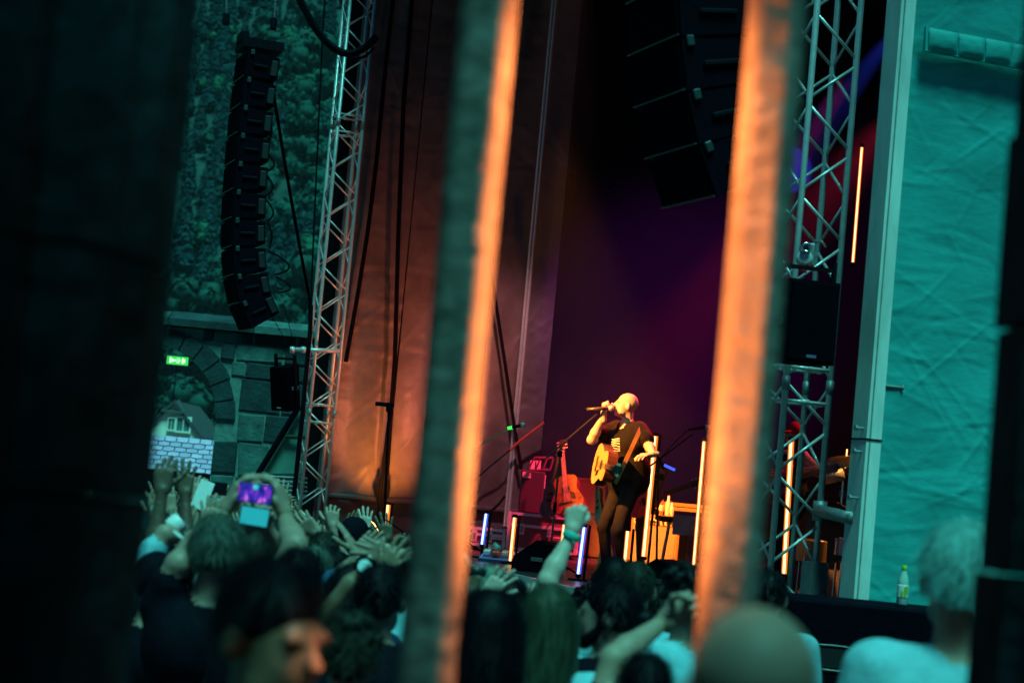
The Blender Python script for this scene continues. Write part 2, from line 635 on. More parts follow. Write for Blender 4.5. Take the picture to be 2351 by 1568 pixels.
def person(label, head_top, Y, face=90, hair='short', hcol='dark', shirt='black', trousers='denim', skin='fair', arms=(), group='people in the crowd',
           yaw=0, pitch=0, roll=0, h_grid=.014, ns=420, height=None, legs=None, shoes='black', loose=.006, beard=False, base=None, cat='person', extra=None, sleeve=.5, width=1.0, world_head=None, tank=False):
    """stand a figure so that its head top is seen at head_top (px) at depth Y"""
    if base is None:
        ht = at(head_top[0], head_top[1], Y)
        gz = ground_z(Y)
        H = ht[2] - gz
        loc = np.array([ht[0], Y, gz])
    else:
        loc = np.array(base, float)
        H = height
    s = H / 1.75
    rz = rad(face - 90)
    RZ = rotm(0, 0, rz)
    def loc_(w):
        return RZ.T @ (np.array(w, float) - loc)
    pr = []
    sk, sh, tr, shoe = 0, 1, 2, 3
    W = width
    J = {k: np.array(v, float) * s for k, v in dict(pel=(0, 0, .95), hipL=(-.09, 0, .93), hipR=(.09, 0, .93), knL=(-.1, .03, .5), knR=(.1, .03, .5),
         anL=(-.11, -.02, .09), anR=(.11, -.02, .09), shL=(-.185, -.01, 1.42), shR=(.185, -.01, 1.42), nk=(0, -.015, 1.47), hd=(0, .012, 1.635)).items()}
    off = np.zeros(3)
    if world_head is not None:
        off = loc_(world_head) - J['hd']
        for k in ('shL', 'shR', 'nk', 'hd'):
            J[k] = J[k] + off * (1.0 if k in ('hd', 'nk') else .8)
    if legs:
        for k, w in legs.items():
            J[k] = loc_(w)
    pe = J['pel'] + off * .1
    ch = np.array([0, -.005, 1.29]) * s + off * .6
    ws = np.array([0, 0, 1.09]) * s + off * .3
    x = np.array([1.0, 0, 0])
    for c, hw, r, m, k in ((pe, .085, .125, tr, .05), (ws, .065, .118, sh, .06), (ch, .085, .125, sh, .07), (ch + np.array([0, -.02, .07]) * s, .11, .09, sh, .05)):
        pr.append(cap(c - x * hw * s * W, c + x * hw * s * W, r * s, m=m, k=k) if m != sh else cap(c - x * hw * s * W, c + x * hw * s * W, (r + loose) * s, m=m, k=k))
    pr.append(cap(pe + np.array([-.08, 0, .09]) * s, pe + np.array([.08, 0, .09]) * s, (.130 + loose) * s, m=sh, k=.03))
    if loose > .01:
        pr.append(cap(pe + np.array([-.09, .01, .0]) * s, pe + np.array([.09, .0, .0]) * s, (.132 + loose) * s, m=sh, k=.02))
    pr.append(cap(J['shL'] * .8 + J['nk'] * .2 + np.array([0, 0, -.005]), J['shR'] * .8 + J['nk'] * .2 + np.array([0, 0, -.005]), .062 * s, m=sk if tank else sh, k=.05))
    pr.append(cap(J['nk'] + np.array([0, 0, -.03]), J['hd'] + np.array([0, -.02, -.05]) * s, .057 * s, .052 * s, m=sk, k=.025))
    Rh = rotm(rad(pitch), rad(roll), rad(yaw))
    hc = J['hd']
    def hp(p):
        return hc + (Rh @ np.array(p, float)) * s
    hs = [('e', (0, -.012, .030), (.074, .094, .085)), ('e', (0, .028, -.03), (.061, .072, .088))]
    for _, c, r in hs:
        pr.append(ell(hp(c), np.array(r) * s, sk, .02, Rh))
    pr.append(cap(hp((-.028, .035, -.078)), hp((.028, .035, -.078)), .030 * s, m=sk, k=.02))
    pr.append(cap(hp((0, .072, -.093)), hp((0, .074, -.09)), .021 * s, m=sk, k=.015))
    pr.append(cap(hp((0, .094, .014)), hp((0, .116, -.022)), .008 * s, .0135 * s, m=sk, k=.008))
    pr.append(cap(hp((-.036, .083, .020)), hp((.036, .083, .020)), .012 * s, m=sk, k=.012))
    pr.append(cap(hp((-.017, .091, -.052)), hp((.017, .091, -.052)), .008 * s, m=sk, k=.006))
    pr.append(cap(hp((-.014, .088, -.064)), hp((.014, .088, -.064)), .008 * s, m=sk, k=.006))
    for e in (-1, 1):
        pr.append(ell(hp((e * .079, -.012, -.012)), np.array((.013, .021, .033)) * s, sk, .008, Rh @ rotm(0, 0, e * .35)))
        pr.append(ell(hp((e * .031, .108, -.001)), np.array((.017, .014, .011)) * s, sk, .012, Rh, sub=True))
    # legs
    for S_ in 'LR':
        hi, kn, an = J['hip' + S_], J['kn' + S_], J['an' + S_]
        pr.append(cap(hi, kn, .088 * s, .058 * s, m=tr, k=.04))
        pr.append(cap(kn, an + np.array([0, 0, .02]), .058 * s, .046 * s, m=tr, k=.03))
        toe = J['to' + S_] if ('to' + S_) in J else an + np.array([0, .16, -.055]) * s
        pr.append(cap(an + np.array([0, -.03, -.055]) * s, toe, .036 * s, .032 * s, m=shoe, k=.02))
        pr.append(cap(an, an + np.array([0, 0, -.05]) * s, .045 * s, m=shoe, k=.02))
    # arms
    hands = []
    arms = list(arms)
    have = {a[0] for a in arms}
    for S_, e in (('L', -1), ('R', 1)):
        if S_ not in have:
            shd = J['sh' + S_]
            arms.append((S_, loc + RZ @ (shd + np.array([e * .05, -.02, -.28]) * s), loc + RZ @ (shd + np.array([e * .05, .08, -.52]) * s), 'relaxed', None))
    for a in arms:
        S_, el, wr, pose = a[:4]
        palm = a[4] if len(a) > 4 else None
        fdir = a[5] if len(a) > 5 else None
        e = -1 if S_ == 'L' else 1
        shd = J['sh' + S_].copy()
        wl = loc_(wr)
        L1, L2 = .29 * s, .26 * s
        d = wl - shd
        if d[2] > .1:
            shd += np.array([-e * .015, 0, .03]) * s
        if el is None:
            d = wl - shd
            D = np.linalg.norm(d)
            mx = (L1 + L2) * .985
            if D > mx:
                wl = shd + d / D * mx
                d = wl - shd; D = mx
            a1 = (L1 ** 2 - L2 ** 2 + D ** 2) / (2 * D)
            hgt = math.sqrt(max(0, L1 ** 2 - a1 ** 2))
            pole = np.array([e * .8, .25, -.6])
            pole = unit(pole - unit(d) * np.dot(pole, unit(d)))
            ell_ = shd + unit(d) * a1 + pole * hgt
        else:
            ell_ = loc_(el)
        mid = shd + (ell_ - shd) * sleeve
        if tank:
            pr.append(cap(shd, ell_, .055 * s, .041 * s, m=sk, k=.03))
        else:
            pr.append(cap(shd, mid, (.062 + loose * .6) * s, (.054 + loose * 1.4) * s, m=sh, k=.04))
            pr.append(cap(shd + (ell_ - shd) * (sleeve - .05), ell_, .047 * s, .040 * s, m=sk, k=.01))
        fm = ell_ + (wl - ell_) * .3
        longs = sleeve > .9
        pr.append(cap(ell_, fm, .041 * s, .043 * s, m=sh if longs else sk, k=.02))
        pr.append(cap(fm, wl, .043 * s, .027 * s, m=sh if longs else sk, k=.02))
        zf = unit(wl - ell_) if fdir is None else unit(RZ.T @ np.array(fdir, float))
        yp = np.array([0, 1.0, 0.05]) if palm is None else RZ.T @ np.array(palm, float)
        yp = unit(yp - zf * np.dot(yp, zf))
        xp = np.cross(yp, zf)
        hands.append((pose, basis(xp, yp, zf, wl + zf * .012), e, s * 1.04))
    if extra:
        pr += extra(s, hp, J)
    warp = None
    Vv, Q, mids = sdf_mesh(pr, h_grid)
    Vs, Qs, Ms = [Vv], [Q], [mids]
    no = len(Vv)
    for pose, M, e, hsz in hands:
        hv, hq = hand_mesh(pose)
        hv = hv * np.array([e, 1, 1]) * hsz
        hv = hv @ M[:3, :3].T + M[:3, 3]
        Vs.append(hv); Qs.append((hq if e > 0 else hq[:, ::-1]) + no); Ms.append(np.zeros(len(hq), int))
        no += len(hv)
    ob = mesh_obj('person', np.vstack(Vs), np.vstack(Qs), [skin_mat(skin), cloth_mat(shirt), cloth_mat(trousers), cloth_mat(shoes)], np.concatenate(Ms))
    ob.location = loc
    ob.rotation_euler = (0, 0, rz)
    tag(ob, label, cat, group)
    if hair != 'bald':
        hr = [ell(hp((0, -.018, .034)), np.array((.080, .101, .091)) * s, 0, .02, Rh),
              ell(hp((0, -.05, -.02 if hair in ('long', 'mid') else .005)), np.array((.074, .066, .085 if hair in ('long', 'mid') else .07)) * s, 0, .03, Rh),
              ell(hp((0, .115, -.055)), np.array((.10, .085, .105)) * s, 0, .012, Rh, sub=True)]
        if hair in ('long', 'mid'):
            zl = -.36 if hair == 'long' else -.15
            for qx, qy in ((-.055, -.045), (-.02, -.085), (.02, -.085), (.055, -.045), (-.075, -.005), (.075, -.005)):
                hr.append(cap(hp((qx, qy, .02)), hp((qx * 1.25, qy - .03, zl * (1 if abs(qx) < .07 else .8))), .034 * s, .022 * s, 0, .03))
        if hair == 'bun':
            hr.append(ell(hp((0, -.135, -.005)), np.array((.042, .042, .042)) * s, 0, .02, Rh))
        if hair == 'curly':
            g = np.random.default_rng(len(label))
            for _ in range(70):
                d = unit(g.normal(0, 1, 3))
                if d[2] < -.35 or (d[1] > .35 and d[2] < .45):
                    continue
                hr.append(cap(hp(np.array([0, -.018, .034]) + d * np.array([.088, .106, .098])), hp(np.array([0, -.018, .034]) + d * np.array([.092, .11, .1])), g.uniform(.014, .024) * s, None, 0, .008))
        if hair == 'cap':
            hr.append(ell(hp((0, .1, .055)), np.array((.065, .07, .012)) * s, 0, .01, Rh))
        if beard:
            hr += [cap(hp((-.045, .04, -.075)), hp((0, .075, -.1)), .024 * s, None, 0, .02), cap(hp((.045, .04, -.075)), hp((0, .075, -.1)), .024 * s, None, 0, .02),
                   cap(hp((-.06, .01, -.03)), hp((-.05, .035, -.075)), .016 * s, None, 0, .02), cap(hp((.06, .01, -.03)), hp((.05, .035, -.075)), .016 * s, None, 0, .02)]
        hv, hq, _ = sdf_mesh(hr, .009 if h_grid <= .014 else .012)
        if hair != 'cap':
            sv, sq = strands(hair, ns, Rh, hc, s, len(label) * 7 + int(abs(loc[0]) * 100))
            hq = np.vstack([hq, sq + len(hv)])
            hv = np.vstack([hv, sv])
        hm = hair_mat(hcol) if hair != 'cap' else cloth_mat(hcol)
        mesh_obj('cap' if hair == 'cap' else 'hair', hv, hq, [hm], None, ob)
    ob['hc'] = [float(a) for a in (loc + RZ @ hc)]
    ob['sc'] = s
    return ob


def hit(px, py, p0, n):
    d = fwd + RT * ((px - CX) / FPX) + UP * ((CY - py) / FPX)
    t = np.dot(np.array(p0) - EYE, n) / np.dot(d, n)
    return EYE + d * t


def on_u(px, py, u):
    return hit(px, py, P(u, 0, 0), U)


def on_v(px, py, v):
    return hit(px, py, P(0, v, 0), V)


# ================================================================== SETTING: ground, hill, forest
g = MB()
ys = np.array([-60, 3, 8, 14, 20, 26, 32, 120, 400, 1500.])
xs = np.array([-900, -120, -30, -10, 0, 10, 30, 120, 900.])
XX, YY = np.meshgrid(xs, ys, indexing='ij')
g.grid(XX, YY, np.vectorize(ground_z)(YY))
g.f = [f[::-1] for f in g.f]
gm = mat('courtyard_gravel', (.10, .095, .085), .95, 0, .4, 6, .5, 60)
tag(g.build('ground', gm, origin=(0, 0, 0)), kind='structure')


def hill_z(X, Y):
    return np.clip(Y - 245, 0, None) * .62 + 5 * np.sin(X * .03 + 1) * np.clip((Y - 245) / 80, 0, 1) - .6


g = MB()
XX, YY = np.meshgrid(np.linspace(-420, 300, 60), np.linspace(240, 640, 50), indexing='ij')
g.grid(XX, YY, hill_z(XX, YY))
g.f = [f[::-1] for f in g.f]
tag(g.build('hill', mat('forest_floor', (.008, .045, .042), .95, 0, .5, .2), origin=(0, 0, 0)), kind='structure')


def leaf_material(name, c, dark):
    m = mat(name, c, .8, 0, .45, .3, 0, spec=.1, col2=tuple(a * 1.5 for a in c))
    nt_ = m.node_tree
    at_ = nt_.nodes.new('ShaderNodeAttribute')
    at_.attribute_name = 'crown_normal'
    vt = nt_.nodes.new('ShaderNodeVectorTransform')
    vt.vector_type = 'NORMAL'
    vt.convert_from, vt.convert_to = 'OBJECT', 'WORLD'
    nt_.links.new(at_.outputs['Vector'], vt.inputs[0])
    nt_.links.new(vt.outputs[0], nt_.nodes['Principled BSDF'].inputs['Normal'])
    return m


def leaf_normals(me, N):
    a_ = me.attributes.new('crown_normal', 'FLOAT_VECTOR', 'POINT')
    a_.data.foreach_set('vector', np.asarray(N, np.float32).ravel())


def crown(kind, gnr, n, R=3.2, H=8.0):
    """leaf-clump quads spread through one crown; trunk foot at the origin"""
    if kind == 'broad':
        lob = gnr.normal(0, 1, (9, 3)) * np.array([R * .5, R * .5, H * .17]) + np.array([0, 0, H * .58])
        lr = gnr.uniform(.42, .62, 9) * R
        k = gnr.integers(0, 9, n)
        d = gnr.normal(0, 1, (n, 3)); d /= np.linalg.norm(d, axis=1)[:, None]
        c = lob[k] + d * lr[k][:, None] * gnr.uniform(.82, 1.18, (n, 1))
        sz = gnr.uniform(.28, .6, n)
        nr = d + gnr.normal(0, .3, (n, 3)) + np.array([0, -.3, .3])
    else:
        t = gnr.uniform(0, 1, n) ** .7
        a = gnr.uniform(0, 2 * PI, n)
        tier = (t * 9) % 1
        r = R * (t * .9 + .05) * (.6 + .45 * tier)
        c = np.stack([r * np.cos(a), r * np.sin(a), H * (1.0 - t * .86) - tier * .3], 1)
        sz = gnr.uniform(.25, .55, n)
        nr = np.stack([np.cos(a), np.sin(a), np.full(n, .9)], 1) + gnr.normal(0, .18, (n, 3))
    nr /= np.linalg.norm(nr, axis=1)[:, None]
    u = np.cross(nr, gnr.normal(0, 1, (n, 3))); u /= np.linalg.norm(u, axis=1)[:, None]
    w = np.cross(nr, u)
    s = sz[:, None]
    nrm_ = (d if kind == 'broad' else nr) + np.array([0, 0, .25])
    nrm_ = np.repeat(nrm_ / np.linalg.norm(nrm_, axis=1)[:, None], 4, 0)
    q = np.stack([c - u * s, c + w * s * .7, c + u * s, c - w * s * .7], 1)
    q = q.reshape(-1, 3)
    # dense heart of each clump so that the crown is not see-through everywhere
    if kind == 'broad':
        cs_, rs_ = lob, lr * .74
        sq = np.ones(3)
    else:
        tt = np.array([.2, .45, .7, .95])
        cs_, rs_ = np.stack([tt * 0, tt * 0, H * (1.02 - tt * .86)], 1), R * tt * .72
        sq = np.array([1, 1, 1.35])
    ico = []
    for i in range(4):
        for j in range(8):
            f0, f1 = PI * i / 4, PI * (i + 1) / 4
            a0, a1 = 2 * PI * j / 8, 2 * PI * (j + 1) / 8
            ico += [(math.sin(f) * math.cos(a), math.sin(f) * math.sin(a), math.cos(f)) for f, a in ((f0, a0), (f1, a0), (f1, a1), (f0, a1))]
    ico = np.array(ico)
    ico = ico * (1 + .10 * np.sin(ico[:, :1] * 7 + 3 * ico[:, 1:2]) + .08 * np.cos(ico[:, 2:] * 9))
    for c_i, r_i in zip(cs_, rs_):
        q = np.vstack([q, ico * r_i * sq + c_i])
        nrm_ = np.vstack([nrm_, ico / np.linalg.norm(ico, axis=1)[:, None]])
    return np.hstack([q, nrm_])


gf = np.random.default_rng(3)
protoB = [crown('broad', gf, 360) for _ in range(4)]
protoC = [crown('conifer', gf, 260, 2.3, 11.0) for _ in range(4)]
VB, VC = [], []
for X in np.arange(-118, 18, 5.2):
    for Yt in np.arange(250, 520, 6.2):
        x, y = X + gf.uniform(-2.2, 2.2), Yt + gf.uniform(-2.6, 2.6)
        e = (hill_z(x, y) - 1.95) / y
        bl = math.sin(x * .11 + 2) + math.sin(y * .055 + x * .05) + gf.normal(0, .5)
        isC = (bl > .35) if e < .145 else (bl > -1.1)
        pro = (protoC if isC else protoB)[gf.integers(0, 4)]
        s = gf.uniform(.7, 1.25)
        a = gf.uniform(0, 2 * PI)
        R2 = np.array([[math.cos(a), -math.sin(a), 0], [math.sin(a), math.cos(a), 0], [0, 0, 1]])
        (VC if isC else VB).append(np.hstack([pro[:, :3] * s @ R2.T + np.array([x, y, hill_z(x, y)]), pro[:, 3:] @ R2.T]))
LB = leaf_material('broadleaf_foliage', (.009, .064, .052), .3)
LC = leaf_material('conifer_foliage', (.005, .033, .040), .3)
vv = np.vstack(VB + VC)
nb, nc = sum(len(a) for a in VB) // 4, sum(len(a) for a in VC) // 4
fo = mesh_obj('forest', vv[:, :3], np.arange(len(vv)).reshape(-1, 4), [LB, LC], np.r_[np.zeros(nb, int), np.ones(nc, int)], smooth=False)
leaf_normals(fo.data, vv[:, 3:])
tag(fo, 'dark conifers and paler broadleaf trees covering the hillside', 'forest', kind='stuff')

BARK = mat('bark', (.07, .055, .045), .9, 0, .4, 3, .5)
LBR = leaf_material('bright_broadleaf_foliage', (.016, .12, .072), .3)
tree_protos = []
for k in range(3):
    q = crown('broad', gf, 1500, 4.2, 10.5)
    me = bpy.data.meshes.new('crown')
    me.from_pydata(q[:, :3].tolist(), [], np.arange(len(q)).reshape(-1, 4).tolist())
    leaf_normals(me, q[:, 3:])
    me.materials.append(LBR)
    tb = MB().tube((0, 0, -1), (.1, 0, 6), .28, .12, 7)
    for j in range(5):
        a = j * 1.3
        tb.tube((.05, 0, 3 + j * .4), (1.6 * math.cos(a), 1.6 * math.sin(a), 5.4 + j * .5), .1, .04, 5)
    tm = bpy.data.meshes.new('trunk')
    tm.from_pydata(np.vstack(tb.v).tolist(), [], tb.f)
    tm.materials.append(BARK)
    tree_protos.append((me, tm))
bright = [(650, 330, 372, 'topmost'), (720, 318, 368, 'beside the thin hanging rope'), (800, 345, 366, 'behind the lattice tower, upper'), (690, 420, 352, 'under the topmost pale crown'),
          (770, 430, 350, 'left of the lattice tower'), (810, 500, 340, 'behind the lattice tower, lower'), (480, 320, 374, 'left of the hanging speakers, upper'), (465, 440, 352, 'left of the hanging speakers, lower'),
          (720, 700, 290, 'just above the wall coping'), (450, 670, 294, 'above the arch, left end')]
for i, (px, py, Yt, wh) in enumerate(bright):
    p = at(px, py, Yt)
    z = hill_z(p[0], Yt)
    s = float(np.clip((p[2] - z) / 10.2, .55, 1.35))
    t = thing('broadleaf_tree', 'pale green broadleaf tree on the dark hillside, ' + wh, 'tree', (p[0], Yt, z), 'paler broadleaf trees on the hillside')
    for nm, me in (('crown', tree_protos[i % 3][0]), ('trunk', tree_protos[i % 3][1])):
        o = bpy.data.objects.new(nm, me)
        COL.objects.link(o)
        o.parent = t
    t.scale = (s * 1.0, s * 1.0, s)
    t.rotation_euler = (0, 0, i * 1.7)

# ================================================================== arch wall of the courtyard
YW = 34.0
gw = ground_z(YW)
sp = at(496, 961, YW)
AR = 1.16
ac = np.array([sp[0] - AR, YW, sp[2]])
ztop = at(560, 763, YW)[2]
x0, x1 = ac[0] - 3.6, at(900, 900, YW)[0]
wall = thing('arch_wall', 'old dark stone courtyard wall with a round arched gateway', 'wall', ((x0 + x1) / 2, YW, gw))
pts = [(x0, gw), (ac[0] - AR, gw)]
for k in range(25):
    a = PI - PI * k / 24
    pts.append((ac[0] + AR * math.cos(a), ac[2] + AR * math.sin(a)))
pts += [(ac[0] + AR, gw), (x1, gw), (x1, ztop - .02), (x0, ztop - .02)]
MB().prism([(x, YW, z) for x, z in pts], (0, .6, 0)).build('core', MORTAR, wall)
gs = np.random.default_rng(11)


def stone_block(mb, xa, xb, za, zb, y, proud, depth=.06):
    b = .018
    j = gs.normal(0, .010, 8)
    o = [(xa + j[0], za + j[1]), (xb + j[2], za + j[3]), (xb + j[4], zb + j[5]), (xa + j[6], zb + j[7])]
    cx, cz = (xa + xb) / 2, (za + zb) / 2
    inn = [(x + (b if x < cx else -b), z + (b if z < cz else -b)) for x, z in o]
    Vv = [(x, y + depth * .2, z) for x, z in o] + [(x, y - proud * .6, z) for x, z in o] + [(x, y - proud, z) for x, z in inn]
    F = [(0, 1, 5, 4), (1, 2, 6, 5), (2, 3, 7, 6), (3, 0, 4, 7), (4, 5, 9, 8), (5, 6, 10, 9), (6, 7, 11, 10), (7, 4, 8, 11), (8, 9, 10, 11)]
    mb.add(Vv, F)


z = gw
row = 0
while z < ztop - .06:
    hgt = min(gs.choice([.28, .4, .5, .58]), ztop - z)
    if ztop - z - hgt < .15:
        hgt = ztop - z
    x = x0 + (gs.uniform(-.4, 0))
    while x < x1:
        w = gs.uniform(.45, 1.0)
        xa, xb = x + .016, min(x + w - .016, x1)
        za, zb = z + .016, z + hgt - .016
        x += w
        segs = [(xa, xb)]
        ro = AR + .37
        if za > ac[2]:
            dz = za - ac[2]
            hw = math.sqrt(ro * ro - dz * dz) if dz < ro else 0
        else:
            hw = AR + .005 if zb < ac[2] else ro
        if hw > 0:
            out = []
            for a, b in segs:
                if b < ac[0] - hw or a > ac[0] + hw:
                    out.append((a, b))
                else:
                    if a < ac[0] - hw: out.append((a, ac[0] - hw - .012))
                    if b > ac[0] + hw: out.append((ac[0] + hw + .012, b))
            segs = out
        for a, b in segs:
            if b - a > .1:
                m = MB()
                stone_block(m, a, b, za, zb, YW, gs.uniform(.018, .05))
                m.build('stone', STONE if gs.uniform() < .42 else STONED, wall)
    z += hgt
    row += 1
for k in range(13):
    a0, a1 = PI * k / 13 + .012, PI * (k + 1) / 13 - .012
    r0, r1 = AR - .004, AR + .34 + gs.uniform(-.03, .03)
    poly = [(ac[0] + r * math.cos(a), YW - .05, ac[2] + r * math.sin(a)) for r, a in ((r0, a0), (r1, a0), (r1, (a0 + a1) / 2), (r1, a1), (r0, a1), (r0, (a0 + a1) / 2))]
    MB().prism(poly[::-1], (0, .62, 0)).build('voussoir', STONED, wall)
x = x0 - .1
while x < x1:
    w = gs.uniform(1.0, 1.6)
    xb = min(x + w - .015, x1 + .1)
    m = MB()
    m.prism([(x, YW - .16, ztop), (x, YW - .16, ztop + .12), (x, YW + .2, ztop + .26 + gs.uniform(-.02, .02)), (x, YW + .75, ztop + .12), (x, YW + .75, ztop)], (xb - x, 0, 0))
    m.build('coping_stone', STONE if gs.uniform() < .4 else STONED, wall)
    x += w

# exit sign under the arch
c2 = c_(350, 700, 3.137)
pE = at(*c2(208, 455), YW + .12)
ex = thing('exit_sign', 'small green lit exit sign hung under the stone arch', 'sign', (pE[0], pE[1], pE[2] - .1))
MB().box(pE, (.40, .06, .165), bev=.01).build('housing', mat('sign_white', (.7, .75, .7), .5), ex)
MB().box(pE + np.array([0, -.034, 0]), (.37, .006, .14)).build('panel', emat('sign_green', (.05, .75, .12), 1.0), ex)
gl = MB()
for k, (xx, w, h_) in enumerate(((-.12, .03, .09), (-.085, .022, .06), (-.045, .05, .03), (.0, .012, .09), (.03, .012, .09), (.045, .03, .014), (.095, .035, .09), (.125, .02, .06))):
    gl.box(pE + np.array([xx, -.039, 0]), (w, .004, h_))
gl.build('symbols', emat('sign_glyph', (.55, 1, .55), 1.6), ex)
MB().path(sag(pE + np.array([.18, .02, -.02]), pE + np.array([.32, .02, .06]), .06), .008).build('cable', RUBBER, ex)
for s in (-1, 1):
    MB().tube(pE + np.array([s * .12, 0, .07]), pE + np.array([s * .12, 0, .36]), .006).build('hanger', BLACK, ex)

# ================================================================== houses seen through the arch
YH = 120.0
WALLW = mat('white_render', (1.0, .95, .80), .8, 0, .1, .6)
ROOFD = mat('dark_roof_tiles', (.05, .06, .065), .8, 0, .35, 1.5, .5, 9)
ga = at(*c2(185, 752), YH)
er = at(*c2(372, 985), YH)
hw, gh = er[0] - ga[0], ga[2] - er[2]
house = thing('gabled_house', 'white gabled house with dark steep roof seen through the arch', 'house', (ga[0], YH, ground_z(YH)))
zb = er[2]
MB().prism([(ga[0] - hw, YH, ground_z(40) - .5), (ga[0] + hw, YH, ground_z(40) - .5), (ga[0] + hw, YH, zb), (ga[0], YH, ga[2] - .25), (ga[0] - hw, YH, zb)], (0, 9, 0)).build('wall', WALLW, house)
for s in (-1, 1):
    m = MB()
    m.prism([(ga[0], YH - .22, ga[2] + .05), (ga[0] + s * hw * 1.16, YH - .22, zb - gh * .16), (ga[0] + s * hw * 1.16, YH - .22, zb - gh * .16 - .22), (ga[0], YH - .22, ga[2] - .2)], (0, 10.2, 0))
    m.build('roof', ROOFD, house)
m = MB()
m.prism([(ga[0] - hw * .42, YH - .3, ga[2] - gh * .40), (ga[0] + hw * .42, YH - .3, ga[2] - gh * .40), (ga[0], YH + 1.6, ga[2] + .08)], (0, .02, .10))
m.build('roof_hip', ROOFD, house)
for cx, cy, w, h_ in ((250, 925, 1.05, 1.05), (163, 920, .5, .9)):
    pw = at(*c2(cx, cy), YH - .02)
    wn_ = MB().box(pw + np.array([0, -.03, 0]), (w * .78, .04, h_ * .78)).build('window', mat('house_glass', (.10, .20, .20), .15), house)
    fr = MB()
    for s in (-1, 1):
        fr.box(pw + np.array([s * w * .42, -.08, 0]), (w * .1, .1, h_ * .96))
        fr.box(pw + np.array([0, -.08, s * h_ * .42]), (w * .74, .1, h_ * .1))
    fr.box(pw + np.array([0, -.075, 0]), (w * .05, .08, h_ * .72))
    fr.build('window_frame', WALLW, wn_)
MB().tube((ga[0] - .1, YH, ga[2]), (ga[0] - .1, YH, ga[2] + 2.2), .04).tube((ga[0] - .6, YH, ga[2] + 1.9), (ga[0] + .4, YH, ga[2] + 1.9), .03).build('aerial', BLACK, house)

YR = 44.0
a_ = at(*c2(40, 1035), YR); b_ = at(*c2(440, 1040), YR); low = at(*c2(200, 1262), YR)
rh = a_[2] - low[2]
sl_m = mat('purple_lit_slate', (.46, .33, .52), .6, 0, .10, 5, .25, 60)  # purple light on the slates is put into their colour
slm2 = mat('purple_lit_slate_worn', (.58, .41, .62), .6, 0, .18, 7, .25, 60)
slate = thing('slate_roof', 'low roof of pale slates coloured by purple light framed by the arch', 'roof', (a_[0], YR, ground_z(YR)))
xl, xr_, zt = a_[0] - 1.3, b_[0] + .35, b_[2] + .02
yb = YR + rh
MB().box(((xl + xr_) / 2, yb + .12, (low[2] - .03 + ground_z(YR)) / 2), (xr_ - xl, rh * 1.6, low[2] - .03 - ground_z(YR))).build('wall', STONED, slate)
MB().prism([(xl, YR + .02, low[2] - .03), (xl, yb + .02, zt - .03), (xl, yb + 1.2, low[2] - .03)], (xr_ - xl, 0, 0)).build('roof_deck', mat('roof_gap', (.03, .03, .04), .9), slate)
wS, nR = .262, 6
rs = rh / nR
sl_ang = math.atan2(zt - low[2], yb - YR)
ca, sa = math.cos(sl_ang), math.sin(sl_ang)
for r in range(nR + 1):
    k = 0
    xx = xl + (0 if r % 2 else wS * .5)
    while xx < xr_ - .08:
        w = min(wS - .022, xr_ - xx)
        t0 = (r - .12) * rs / sa
        t1 = (r + 1.02) * rs / sa
        lift = .022
        m = MB()
        cup = gs.uniform(.006, .018)
        Vv = []
        for tz, up_ in ((t0, lift + .012), (t1, .004)):
            for fx, cu in ((0, 0), (.25, -cup), (.5, -cup * 1.3), (.75, -cup), (1, 0)):
                tt = tz + (cu if tz == t0 else 0)
                Vv.append((xx + w * fx, YR + tt * ca - up_ * sa, low[2] + tt * sa + up_ * ca))
        top = len(Vv)
        Vv += [(x_, y_ + .012 * sa, z_ - .012 * ca) for x_, y_, z_ in Vv]
        F = [(i, i + 1, i + 6, i + 5) for i in range(4)] + [(top + i, i + top + 5, top + i + 6, top + i + 1) for i in range(4)]
        F += [(i, i + top, i + top + 1, i + 1) for i in range(4)] + [(0, 5, 5 + top, top), (4, 4 + top, 9 + top, 9)]
        m.add(Vv, F)
        m.build('shingle', sl_m if gs.uniform() < .6 else slm2, slate)
        xx += wS

# ================================================================== stage: deck, roof, curtains
stage = thing('stage', 'raised black concert stage with dark cloth roof', 'stage', P(ULEN / 2, 4, 0))


def sbox(u0, u1, v0, v1, z0, z1):
    m = MB()
    c = [P(u0, v0, z0), P(u0, v1, z0), P(u1, v1, z0), P(u1, v0, z0)]
    m.prism(c, (0, 0, z1 - z0))
    return m


k = 0
for i in range(8):
    for j in range(4):
        du, dv = (ULEN + 1.0) / 8, 2.0
        sbox(-.2 + i * du + .004, -.2 + (i + 1) * du - .004, -.05 + j * dv + .004, -.05 + (j + 1) * dv - .004, FLOOR - .08, FLOOR + gs.uniform(-.003, .003)).build('deck_panel', DECK, stage)
sbox(-.15, ULEN + .75, .05, 7.9, -.9, FLOOR - .081).build('skirt', BLACKCLOTH, stage)
sbox(-.2, ULEN + .8, -.08, -.052, FLOOR - .09, FLOOR + .004).build('edge_rail', ALU, stage)
sbox(-2.4, ULEN + 1.4, -.2, 9.4, 9.6, 9.75).build('roof', BLACKCLOTH, stage)  # unseen; near overhang lengthened to shade the top of the tent sheet
sbox(-.6, ULEN + 1.3, 9.0, 9.05, -.9, 9.6).build('back_curtain', BLACKCLOTH, stage)
sbox(ULEN + 1.25, ULEN + 1.3, .3, 9.0, -.9, 9.6).build('side_curtain', BLACKCLOTH, stage)
sbox(1.6, 5.2, 3.2, 6.2, FLOOR + .002, FLOOR + .28).build('drum_riser', DECK, stage)


